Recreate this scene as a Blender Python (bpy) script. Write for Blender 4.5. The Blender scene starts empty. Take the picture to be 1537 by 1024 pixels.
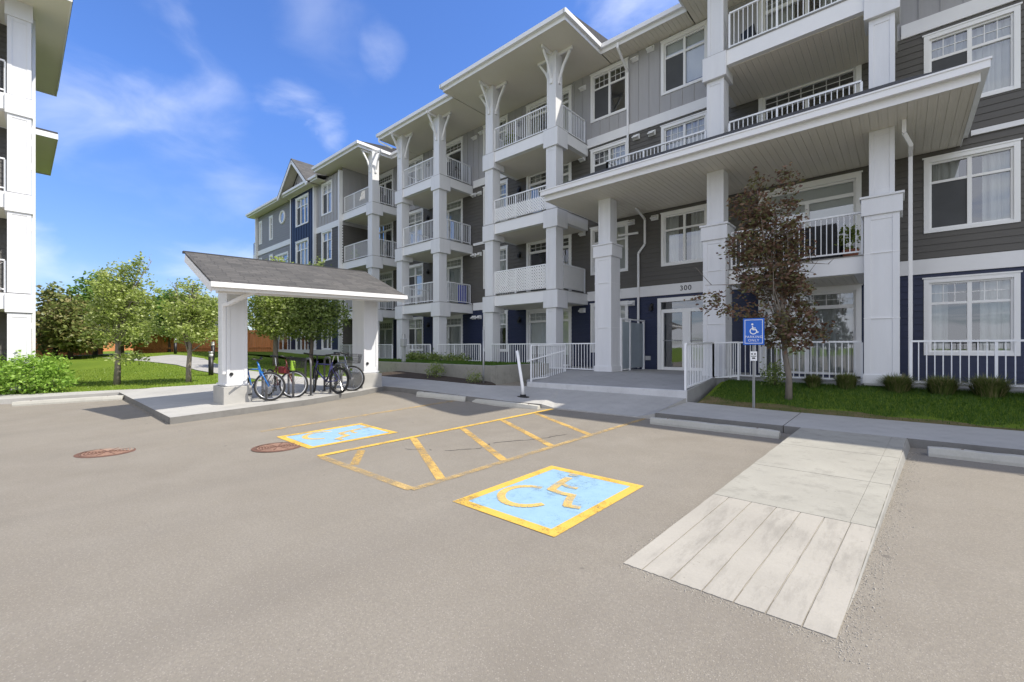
import bpy, math, random
from mathutils import Vector, Matrix
rad = math.radians
S = bpy.context.scene
COL = S.collection

# ------------------------------------------------------------------ camera, sky, sun, exposure
cd = bpy.data.cameras.new("camera"); cam = bpy.data.objects.new("camera", cd); COL.objects.link(cam)
cam.location = (0, 0, 1.55); cam.rotation_euler = (rad(90), 0, rad(41.5))
cd.sensor_width = 36; cd.lens = 660 / 1537 * 36; cd.shift_y = 0.0065; cd.clip_start = .05; cd.clip_end = 3000
S.camera = cam
TOSUN = Vector((.66, .40, 1.0)).normalized()
W = bpy.data.worlds.new("World"); S.world = W; W.use_nodes = True
wn, wl = W.node_tree.nodes, W.node_tree.links
wn.clear()
sky = wn.new("ShaderNodeTexSky"); sky.sky_type = 'NISHITA'; sky.sun_disc = False
sky.sun_elevation = math.asin(TOSUN.z); sky.sun_rotation = math.atan2(TOSUN.x, TOSUN.y)
sky.air_density = 1.0; sky.dust_density = 0.3; sky.ozone_density = 2.5
bg = wn.new("ShaderNodeBackground"); bg.inputs[1].default_value = .15
wo = wn.new("ShaderNodeOutputWorld"); wl.new(bg.outputs[0], wo.inputs[0])
tc = wn.new("ShaderNodeTexCoord")
sep = wn.new("ShaderNodeSeparateXYZ"); wl.new(tc.outputs['Generated'], sep.inputs[0])
zc = wn.new("ShaderNodeMath"); zc.operation = 'MAXIMUM'; wl.new(sep.outputs[2], zc.inputs[0]); zc.inputs[1].default_value = .0
za = wn.new("ShaderNodeMath"); za.operation = 'ADD'; wl.new(zc.outputs[0], za.inputs[0]); za.inputs[1].default_value = .12
dv = wn.new("ShaderNodeVectorMath"); dv.operation = 'DIVIDE'; wl.new(tc.outputs['Generated'], dv.inputs[0])
cb = wn.new("ShaderNodeCombineXYZ"); [wl.new(za.outputs[0], cb.inputs[i]) for i in range(3)]
wl.new(cb.outputs[0], dv.inputs[1])
mp = wn.new("ShaderNodeMapping"); wl.new(dv.outputs[0], mp.inputs[0])
mp.inputs['Rotation'].default_value = (0, 0, rad(30)); mp.inputs['Scale'].default_value = (.75, 1.25, .2); mp.inputs['Location'].default_value = (5.3, 2.2, .6)
n1 = wn.new("ShaderNodeTexNoise"); wl.new(mp.outputs[0], n1.inputs['Vector'])
n1.inputs['Scale'].default_value = 1.0; n1.inputs['Detail'].default_value = 7; n1.inputs['Roughness'].default_value = .52; n1.inputs['Distortion'].default_value = .4
cr = wn.new("ShaderNodeValToRGB"); 
# bright cloud added out of view behind the camera as neutral fill light, the sky over the building is clear with thin wisps
dt = wn.new("ShaderNodeVectorMath"); dt.operation = 'DOT_PRODUCT'; wl.new(tc.outputs['Generated'], dt.inputs[0]); dt.inputs[1].default_value = (.66, -.75, .35)
mr = wn.new("ShaderNodeMapRange"); mr.interpolation_type = 'SMOOTHSTEP'; wl.new(dt.outputs['Value'], mr.inputs[0])
mr.inputs[1].default_value = -.05; mr.inputs[2].default_value = .55; mr.inputs[3].default_value = 0; mr.inputs[4].default_value = .36
ad = wn.new("ShaderNodeMath"); ad.operation = 'ADD'; wl.new(n1.outputs['Fac'], ad.inputs[0]); wl.new(mr.outputs[0], ad.inputs[1])
wl.new(ad.outputs[0], cr.inputs[0])
cr.color_ramp.elements[0].position = .66; cr.color_ramp.elements[0].color = (0, 0, 0, 1)
cr.color_ramp.elements[1].position = .86; cr.color_ramp.elements[1].color = (.9, .9, .9, 1)
mxs = wn.new("ShaderNodeMix"); mxs.data_type = 'RGBA'
fin = None
def wisp(px, py, r, amt):
    global fin
    u, v = (px - 768.5) / 660, (522 - py) / 660
    d = Vector((-.6626 + .749 * u, .749 + .6626 * u, v)).normalized()
    q = wn.new("ShaderNodeVectorMath"); q.operation = 'DOT_PRODUCT'; wl.new(tc.outputs['Generated'], q.inputs[0]); q.inputs[1].default_value = d
    g = wn.new("ShaderNodeMapRange"); wl.new(q.outputs['Value'], g.inputs[0]); g.inputs[1].default_value = math.cos(r); g.inputs[2].default_value = 1; g.inputs[3].default_value = -.42; g.inputs[4].default_value = .08
    k = wn.new("ShaderNodeMath"); k.operation = 'ADD'; wl.new(g.outputs[0], k.inputs[0]); wl.new(n2.outputs['Fac'], k.inputs[1])
    e = wn.new("ShaderNodeMapRange"); e.interpolation_type = 'SMOOTHSTEP'; wl.new(k.outputs[0], e.inputs[0]); e.inputs[1].default_value = .40; e.inputs[2].default_value = .86; e.inputs[4].default_value = amt
    a = wn.new("ShaderNodeMath"); a.operation = 'MAXIMUM'; wl.new(e.outputs[0], a.inputs[0]); wl.new(fin if fin else cr.outputs[0], a.inputs[1]); fin = a.outputs[0]
n2 = wn.new("ShaderNodeTexNoise"); n2.inputs['Scale'].default_value = 3.2; n2.inputs['Detail'].default_value = 7; n2.inputs['Roughness'].default_value = .5; n2.inputs['Distortion'].default_value = .35
mp2 = wn.new("ShaderNodeMapping"); wl.new(tc.outputs['Generated'], mp2.inputs[0]); mp2.inputs['Rotation'].default_value = (0, 0, rad(41)); mp2.inputs['Scale'].default_value = (1.0, 1.6, 3.2); wl.new(mp2.outputs[0], n2.inputs['Vector'])
for w_ in ((150, 135, .30, .42), (260, 230, .34, .28), (570, 70, .085, .42), (435, 150, .115, .66), (490, 195, .085, .6), (60, 368, .10, .9), (130, 425, .15, .9), (480, 25, .18, .16), (965, 15, .22, .6), (340, 430, .22, .55)): wisp(*w_)
wl.new(fin, mxs.inputs[0])
tint = wn.new("ShaderNodeMix"); tint.data_type = 'RGBA'; tint.blend_type = 'MULTIPLY'; tint.inputs[0].default_value = 1
hz = wn.new("ShaderNodeMapRange"); wl.new(sep.outputs[2], hz.inputs[0]); hz.inputs[1].default_value = 0; hz.inputs[2].default_value = .42
hm = wn.new("ShaderNodeMix"); hm.data_type = 'RGBA'; wl.new(hz.outputs[0], hm.inputs[0]); hm.inputs[6].default_value = (.36, .375, .45, 1); hm.inputs[7].default_value = (.42, .57, .86, 1)
wl.new(sky.outputs[0], tint.inputs[6]); wl.new(hm.outputs[2], tint.inputs[7])
wl.new(tint.outputs[2], mxs.inputs[6]); mxs.inputs[7].default_value = (4.5, 4.6, 4.95, 1)
wl.new(mxs.outputs[2], bg.inputs[0])
sd = bpy.data.lights.new("sun", 'SUN'); sd.energy = 3.0; sd.angle = rad(.5); sd.color = (1, .94, .84)
so = bpy.data.objects.new("sun", sd); COL.objects.link(so); so.rotation_euler = TOSUN.to_track_quat('Z', 'Y').to_euler(); so.location = (20, 12, 40)
S.view_settings.view_transform = 'Standard'; S.view_settings.look = 'None'; S.view_settings.gamma = 1; S.view_settings.exposure = 1.0
S.render.engine = 'CYCLES'
S.cycles.max_bounces = 8; S.cycles.transparent_max_bounces = 12; S.cycles.use_denoising = True

# ------------------------------------------------------------------ materials
def nmat(name):
    m = bpy.data.materials.new(name); m.use_nodes = True
    return m, m.node_tree.nodes, m.node_tree.links, m.node_tree.nodes['Principled BSDF']
def noise(n, l, scale, detail=4, rough=.55, vec=None, stretch=None):
    t = n.new("ShaderNodeTexNoise"); t.inputs['Scale'].default_value = scale; t.inputs['Detail'].default_value = detail; t.inputs['Roughness'].default_value = rough
    if vec is None:
        c = n.new("ShaderNodeTexCoord"); vec = c.outputs['Object']
    if stretch:
        mpn = n.new("ShaderNodeMapping"); l.new(vec, mpn.inputs[0]); mpn.inputs['Scale'].default_value = stretch; vec = mpn.outputs[0]
    l.new(vec, t.inputs['Vector']); return t.outputs['Fac']
def ramp(n, l, fac, a, b, ca=(0, 0, 0, 1), cb_=(1, 1, 1, 1)):
    r = n.new("ShaderNodeValToRGB"); l.new(fac, r.inputs[0]); e = r.color_ramp.elements
    e[0].position, e[1].position = a, b; e[0].color, e[1].color = ca, cb_; return r.outputs[0]
def mix(n, l, fac, a, b, mode='MIX'):
    x = n.new("ShaderNodeMix"); x.data_type = 'RGBA'; x.blend_type = mode
    for i, v in ((0, fac), (6, a), (7, b)):
        if isinstance(v, (int, float, tuple)): x.inputs[i].default_value = v
        else: l.new(v, x.inputs[i])
    return x.outputs[2]
def bump(n, l, h, strength, dist, p):
    b = n.new("ShaderNodeBump"); b.inputs['Strength'].default_value = strength; b.inputs['Distance'].default_value = dist
    l.new(h, b.inputs['Height']); l.new(b.outputs[0], p.inputs['Normal'])
def c4(c): return (c[0], c[1], c[2], 1)
def mul(c, k): return (c[0] * k, c[1] * k, c[2] * k, 1)
def paint(name, c, rough=.55, var=.06, scale=3, metal=0, bmp=0, bscale=60, stretch=None, spec=None):
    m, n, l, p = nmat(name)
    f = noise(n, l, scale, 5, .6, None, stretch)
    l.new(mix(n, l, f, mul(c, 1 - var * 2), mul(c, 1 + var * 2)), p.inputs['Base Color'])
    p.inputs['Roughness'].default_value = rough; p.inputs['Metallic'].default_value = metal
    if spec is not None: p.inputs['Specular IOR Level'].default_value = spec
    if bmp: bump(n, l, noise(n, l, bscale, 3), bmp, .01, p)
    return m
M = {}
M['white'] = paint('white_paint', (.70, .705, .715), .5, .05, 2.2, bmp=.06, bscale=25, stretch=(2.2, 2.2, .3))
M['trim'] = paint('white_trim', (.79, .79, .79), .45, .03, 2)
M['vinyl'] = paint('white_vinyl', (.84, .84, .83), .35, .02, 2)
M['railing'] = paint('white_powder_coat', (.84, .85, .86), .35, .02, 4)
M['grey_lap'] = paint('grey_lap_siding', (.102, .096, .086), .6, .07, 1.3, bmp=.15, bscale=40, stretch=(1, 1, 14))
M['light_board'] = paint('pale_grey_board_siding', (.37, .365, .37), .6, .05, 1.2, bmp=.1, bscale=40, stretch=(10, 10, 1))
M['mid_lap'] = paint('pale_grey_lap_siding', (.25, .25, .26), .6, .06, 1.3, bmp=.12, bscale=40, stretch=(1, 1, 14))
M['navy'] = paint('navy_siding', (.013, .021, .062), .5, .10, 1.3, bmp=.15, bscale=40, stretch=(1, 1, 14))
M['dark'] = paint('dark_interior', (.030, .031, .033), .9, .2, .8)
M['blind'] = paint('white_blind', (.70, .70, .69), .8, .06, 1.5)
M['drape'] = paint('cream_drape', (.62, .62, .60), .85, .08, 6, stretch=(4, 4, .3))
M['screen'] = paint('insect_screen', (.075, .078, .082), .8, .12, 2)
M['shingle_dark'] = paint('dark_shingle', (.055, .055, .058), .9, .25, 9, bmp=.5, bscale=30)
M['black'] = paint('black_metal', (.018, .018, .02), .45, .15, 6)
M['grit'] = paint('grey_grit', (.36, .33, .28), .9, .45, 60)
M['crackfill'] = paint('dark_crack_dirt', (.075, .068, .06), .95, .3, 30)
M['rubber'] = paint('black_rubber', (.02, .02, .02), .8, .2, 20)
M['rack'] = paint('grey_rack_steel', (.13, .13, .135), .5, .15, 8, metal=.3)
M['steel'] = paint('galvanised_steel', (.42, .43, .44), .42, .12, 12, metal=.7)
M['chrome'] = paint('bright_alloy', (.6, .6, .6), .25, .06, 10, metal=.9)
M['signblue'] = paint('sign_blue', (.01, .12, .55), .4, .04, 2)
M['signwhite'] = paint('sign_white', (.85, .85, .85), .4, .02, 2)
M['charcoal'] = paint('charcoal_cushion', (.03, .03, .033), .85, .2, 8)
M['tarp'] = paint('blue_panel', (.025, .05, .42), .5, .08, 4)
M['cedar'] = paint('orange_cedar', (.60, .235, .085), .75, .22, 2.5, bmp=.2, bscale=30, stretch=(3, 3, .3))
M['brown'] = paint('brown_wood', (.10, .05, .03), .7, .25, 5)
M['terracotta'] = paint('terracotta', (.3, .12, .07), .8, .15, 6)
M['red'] = paint('red_cloth', (.22, .03, .03), .7, .15, 6)
M['bikeblue'] = paint('blue_bike_enamel', (.02, .16, .50), .25, .05, 3)
M['bikered'] = paint('dark_red_bike_enamel', (.16, .03, .03), .3, .08, 3)
M['bikepurple'] = paint('indigo_bike_enamel', (.05, .05, .18), .3, .08, 3)
M['bikesilver'] = paint('slate_bike_enamel', (.16, .18, .24), .3, .08, 3)
M['hivis'] = paint('lime_cloth', (.25, .42, .03), .6, .08, 5)
M['mulch'] = paint('bark_mulch', (.045, .032, .022), .95, .5, 30, bmp=.8, bscale=60)
M['bark'] = paint('grey_bark', (.21, .18, .15), .9, .3, 14, bmp=.5, bscale=40, stretch=(1, 1, .25))
M['darkbark'] = paint('dark_bark', (.13, .10, .085), .9, .3, 14, bmp=.5, bscale=40, stretch=(1, 1, .25))
M['rust'] = paint('rusty_iron', (.16, .082, .055), .75, .35, 25, metal=.2, bmp=.3, bscale=80)
M['rustlight'] = paint('worn_rusty_ridge', (.30, .185, .13), .7, .3, 25)
M['number'] = paint('number_black', (.02, .02, .022), .5, .1, 5)
M['meter'] = paint('grey_meter', (.36, .37, .38), .5, .08, 6)

def glass_mat(name, boost=.15, tint_=(.86, .90, .90)):
    m = bpy.data.materials.new(name); m.use_nodes = True; n, l = m.node_tree.nodes, m.node_tree.links
    n.remove(n['Principled BSDF']); out = n['Material Output']
    g = n.new("ShaderNodeBsdfGlossy"); g.inputs['Roughness'].default_value = .015; g.inputs['Color'].default_value = (.95, .97, 1, 1)
    t = n.new("ShaderNodeBsdfTransparent"); t.inputs['Color'].default_value = c4(tint_)
    f = n.new("ShaderNodeFresnel"); f.inputs['IOR'].default_value = 1.5
    a = n.new("ShaderNodeMath"); a.operation = 'ADD'; a.use_clamp = True; l.new(f.outputs[0], a.inputs[0]); a.inputs[1].default_value = boost
    fac = noise(n, l, .9, 2); b = n.new("ShaderNodeBump"); b.inputs['Strength'].default_value = .05; b.inputs['Distance'].default_value = .05
    l.new(fac, b.inputs['Height']); l.new(b.outputs[0], g.inputs['Normal'])
    x = n.new("ShaderNodeMixShader"); l.new(a.outputs[0], x.inputs[0]); l.new(t.outputs[0], x.inputs[1]); l.new(g.outputs[0], x.inputs[2])
    l.new(x.outputs[0], out.inputs[0]); return m
M['glass'] = glass_mat('window_glass')
def frosted():
    m, n, l, p = nmat('frosted_glass')
    p.inputs['Base Color'].default_value = (.55, .62, .66, 1); p.inputs['Roughness'].default_value = .5
    p.inputs['Transmission Weight'].default_value = .55; p.inputs['IOR'].default_value = 1.1
    f = noise(n, l, 3, 3); l.new(mix(n, l, f, (.46, .53, .58, 1), (.6, .66, .70, 1)), p.inputs['Base Color']); return m
M['frost'] = frosted()

def soffit_mat():
    m, n, l, p = nmat('beige_soffit')
    f = noise(n, l, 1.1, 4)
    l.new(mix(n, l, f, (.70, .66, .57, 1), (.77, .73, .635, 1)), p.inputs['Base Color']); p.inputs['Roughness'].default_value = .6
    w = n.new("ShaderNodeTexWave"); w.wave_type = 'BANDS'; w.bands_direction = 'X'; w.wave_profile = 'SAW'; w.inputs['Scale'].default_value = 3.1; w.inputs['Distortion'].default_value = 0
    c = n.new("ShaderNodeTexCoord"); l.new(c.outputs['Object'], w.inputs['Vector'])
    bump(n, l, w.outputs['Fac'], .5, .012, p); return m
M['soffit'] = soffit_mat()

def asphalt_mat():
    m, n, l, p = nmat('weathered_asphalt')
    big = noise(n, l, .22, 5, .6); mid = noise(n, l, 1.3, 6, .65); fine = noise(n, l, 48, 4, .75); tiny = noise(n, l, 160, 2, .7)
    streak = noise(n, l, .5, 5, .6, None, (1.6, .25, 1)); sc = noise(n, l, 3.5, 8, .75, None, (.5, 1.6, 1))
    a = mix(n, l, ramp(n, l, big, .3, .7), (.206, .182, .147, 1), (.252, .227, .185, 1))
    b = mix(n, l, ramp(n, l, mid, .35, .72), a, (.270, .245, .203, 1))
    st = mix(n, l, ramp(n, l, streak, .5, .75, (0, 0, 0, 1), (.5, .5, .5, 1)), b, (.188, .170, .146, 1))
    s2 = mix(n, l, ramp(n, l, sc, .56, .68, (0, 0, 0, 1), (.28, .28, .28, 1)), st, (.21, .19, .165, 1))
    d = mix(n, l, ramp(n, l, fine, .42, .58, (.5, .5, .5, 1), (0, 0, 0, 1)), s2, (.19, .17, .145, 1))
    v = n.new("ShaderNodeTexVoronoi"); v.inputs['Scale'].default_value = 60; c = n.new("ShaderNodeTexCoord"); l.new(c.outputs['Object'], v.inputs['Vector'])
    peb = mix(n, l, ramp(n, l, v.outputs['Distance'], .08, .30, (.5, .5, .5, 1), (0, 0, 0, 1)), d, (.42, .385, .335, 1))
    sp = noise(n, l, 7.5, 2, .4); spots = ramp(n, l, sp, .76, .80, (0, 0, 0, 1), (.6, .6, .6, 1))
    l.new(mix(n, l, spots, peb, (.11, .10, .09, 1)), p.inputs['Base Color'])
    p.inputs['Roughness'].default_value = .9; p.inputs['Specular IOR Level'].default_value = .25
    h = mix(n, l, .5, fine, tiny); bump(n, l, h, .6, .014, p); return m
M['asphalt'] = asphalt_mat()
def concrete_mat(name, c, stain=.35, stretch=None):
    m, n, l, p = nmat(name)
    f = noise(n, l, 1.1, 6, .65); g = noise(n, l, 55, 3, .7); s = noise(n, l, 4.5, 7, .72, None, stretch); pit = noise(n, l, 26, 3, .5)
    a = mix(n, l, ramp(n, l, f, .3, .7), mul(c, .86), mul(c, 1.07))
    b = mix(n, l, ramp(n, l, s, .50, .72, (0, 0, 0, 1), (stain, stain, stain, 1)), a, mul(c, .62))
    b = mix(n, l, ramp(n, l, pit, .70, .76, (0, 0, 0, 1), (.6, .6, .6, 1)), b, mul(c, .40))
    l.new(mix(n, l, ramp(n, l, g, .35, .65), mix(n, l, .85, mul(c, .6), b), b), p.inputs['Base Color'])
    p.inputs['Roughness'].default_value = .85; p.inputs['Specular IOR Level'].default_value = .3
    bump(n, l, mix(n, l, .5, g, s), .35, .008, p); return m
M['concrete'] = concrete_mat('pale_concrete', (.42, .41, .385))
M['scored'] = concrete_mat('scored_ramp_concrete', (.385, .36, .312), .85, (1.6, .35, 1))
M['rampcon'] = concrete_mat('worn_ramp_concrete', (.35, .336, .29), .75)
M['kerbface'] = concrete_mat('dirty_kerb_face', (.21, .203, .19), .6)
M['oldcon'] = concrete_mat('grey_old_concrete', (.29, .283, .262), .6)
M['stopcon'] = concrete_mat('wheel_stop_concrete', (.50, .485, .43), .5)
M['wallcon'] = concrete_mat('stained_wall_concrete', (.33, .32, .28), .7)
M['patiocon'] = concrete_mat('patio_concrete', (.33, .33, .325), .4)
def worn_paint(name, c, lo, hi, c2=None):
    m, n, l, p = nmat(name)
    f = noise(n, l, 9, 6, .75); g = noise(n, l, 2.0, 4); fine = noise(n, l, 75, 3, .7)
    l.new(mix(n, l, f, mul(c, .9), c4(c2 or c)), p.inputs['Base Color']); p.inputs['Roughness'].default_value = .8; p.inputs['Specular IOR Level'].default_value = .25
    mm = n.new("ShaderNodeMath"); mm.operation = 'ADD'; l.new(f, mm.inputs[0]); l.new(fine, mm.inputs[1])
    m2 = n.new("ShaderNodeMath"); m2.operation = 'ADD'; l.new(mm.outputs[0], m2.inputs[0]); l.new(g, m2.inputs[1])
    l.new(ramp(n, l, m2.outputs[0], lo / 1, hi / 1), p.inputs['Alpha'])
    # the three noises add up to about 1.5; bring the threshold into the ramp's range
    r = p.inputs['Alpha'].links[0].from_node; dvn = n.new("ShaderNodeMath"); dvn.operation = 'DIVIDE'; dvn.inputs[1].default_value = 3
    l.new(m2.outputs[0], dvn.inputs[0]); l.new(dvn.outputs[0], r.inputs[0])
    bump(n, l, fine, .4, .01, p); return m
M['edgewhite'] = concrete_mat('worn_white_edge', (.62, .62, .62), .5)
M['yellow'] = worn_paint('worn_yellow_paint', (.58, .37, .11), .40, .56, (.66, .43, .13))
M['boldyellow'] = worn_paint('yellow_paint', (.66, .41, .075), .36, .50, (.72, .46, .09))
M['symyellow'] = worn_paint('symbol_yellow_paint', (.64, .44, .15), .38, .54, (.70, .47, .14))
M['fadeyellow'] = worn_paint('faded_yellow_paint', (.56, .39, .16), .42, .60)
M['skyblue'] = worn_paint('worn_sky_blue_paint', (.23, .38, .51), .29, .47, (.31, .47, .60))
def roof_mat():
    m, n, l, p = nmat('grey_brown_shingle')
    br = n.new("ShaderNodeTexBrick"); c = n.new("ShaderNodeTexCoord"); mpn = n.new("ShaderNodeMapping"); l.new(c.outputs['Object'], mpn.inputs[0])
    mpn.inputs['Rotation'].default_value = (0, 0, rad(90)); l.new(mpn.outputs[0], br.inputs['Vector'])
    br.inputs['Scale'].default_value = 1; br.inputs['Brick Width'].default_value = .33; br.inputs['Row Height'].default_value = .14; br.inputs['Mortar Size'].default_value = .008; br.offset = .37; br.squash = .8
    br.inputs['Color1'].default_value = (.060, .058, .055, 1); br.inputs['Color2'].default_value = (.115, .108, .10, 1); br.inputs['Mortar'].default_value = (.028, .027, .026, 1)
    f = noise(n, l, 60, 3); g = noise(n, l, 2, 4)
    a = mix(n, l, f, mix(n, l, .5, br.outputs[0], (.05, .048, .045, 1)), br.outputs[0])
    l.new(mix(n, l, ramp(n, l, g, .35, .7, (0, 0, 0, 1), (.3, .3, .3, 1)), a, (.13, .122, .112, 1)), p.inputs['Base Color'])
    p.inputs['Roughness'].default_value = .92; bump(n, l, br.outputs['Fac'], -.6, .01, p); return m
M['shingle'] = roof_mat()
def leaf_mat(name, cs, trans=.35):
    m = bpy.data.materials.new(name); m.use_nodes = True; n, l = m.node_tree.nodes, m.node_tree.links
    n.remove(n['Principled BSDF']); out = n['Material Output']
    g = n.new("ShaderNodeNewGeometry"); r = n.new("ShaderNodeValToRGB"); l.new(g.outputs['Random Per Island'], r.inputs[0])
    e = r.color_ramp.elements; e[0].color = c4(cs[0]); e[1].color = c4(cs[-1])
    for i, c in enumerate(cs[1:-1]):
        k = e.new((i + 1) / (len(cs) - 1)); k.color = c4(c)
    d = n.new("ShaderNodeBsdfDiffuse"); t = n.new("ShaderNodeBsdfTranslucent"); gl = n.new("ShaderNodeBsdfGlossy"); gl.inputs['Roughness'].default_value = .45; gl.inputs['Color'].default_value = (.6, .6, .6, 1)
    l.new(r.outputs[0], d.inputs[0]); l.new(r.outputs[0], t.inputs[0])
    x = n.new("ShaderNodeMixShader"); x.inputs[0].default_value = trans; l.new(d.outputs[0], x.inputs[1]); l.new(t.outputs[0], x.inputs[2])
    y = n.new("ShaderNodeMixShader"); y.inputs[0].default_value = .04; l.new(x.outputs[0], y.inputs[1]); l.new(gl.outputs[0], y.inputs[2])
    l.new(y.outputs[0], out.inputs[0]); return m
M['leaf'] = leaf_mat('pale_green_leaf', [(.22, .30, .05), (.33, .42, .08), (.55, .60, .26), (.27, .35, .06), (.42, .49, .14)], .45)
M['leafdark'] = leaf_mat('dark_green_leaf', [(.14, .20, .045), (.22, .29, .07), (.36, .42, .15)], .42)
M['leaffar'] = leaf_mat('deep_green_leaf', [(.10, .22, .04), (.18, .32, .06), (.30, .40, .10)], .42)
M['leafyew'] = leaf_mat('conifer_needle', [(.15, .20, .05), (.24, .28, .08), (.36, .31, .13)], .4)
M['leafbush'] = leaf_mat('bush_leaf', [(.16, .30, .03), (.26, .44, .06), (.38, .54, .11)], .4)
M['leafred'] = leaf_mat('bronze_maple_leaf', [(.10, .054, .042), (.16, .085, .058), (.23, .14, .085), (.13, .13, .05), (.18, .17, .065)], .36)
M['tuft'] = leaf_mat('tuft_blade', [(.07, .11, .025), (.12, .16, .04), (.18, .21, .06), (.30, .25, .13)])
M['blade'] = leaf_mat('grass_blade', [(.045, .11, .010), (.07, .15, .014), (.11, .18, .022)])  # darker copy of the lawn grass, the building's shade put into the colour
M['bladelit'] = leaf_mat('lawn_blade', [(.20, .31, .035), (.28, .39, .05), (.36, .45, .08)], .5)  # brighter copy of the same grass, sunlight put into the colour
def lawn_mat():
    m, n, l, p = nmat('lawn_turf')
    f = noise(n, l, .8, 6, .65); g = noise(n, l, 40, 3, .7)
    a = mix(n, l, ramp(n, l, f, .3, .7), (.125, .195, .024, 1), (.20, .27, .036, 1))
    l.new(mix(n, l, ramp(n, l, g, .35, .65), mix(n, l, .6, a, (.075, .125, .01, 1)), a), p.inputs['Base Color'])
    p.inputs['Roughness'].default_value = .95; p.inputs['Specular IOR Level'].default_value = .1; bump(n, l, g, .8, .03, p); return m
M['lawn'] = lawn_mat()
def dry_mat():
    m, n, l, p = nmat('dry_turf_edge')
    f = noise(n, l, 2.2, 6, .7); g = noise(n, l, 50, 3, .7)
    a = mix(n, l, ramp(n, l, f, .4, .6), (.085, .12, .025, 1), (.27, .20, .11, 1))
    l.new(mix(n, l, g, mul((.16, .125, .065), 1), a), p.inputs['Base Color']); p.inputs['Roughness'].default_value = .95; p.inputs['Specular IOR Level'].default_value = .1
    bump(n, l, g, .8, .03, p); return m
M['dry'] = dry_mat()

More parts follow.
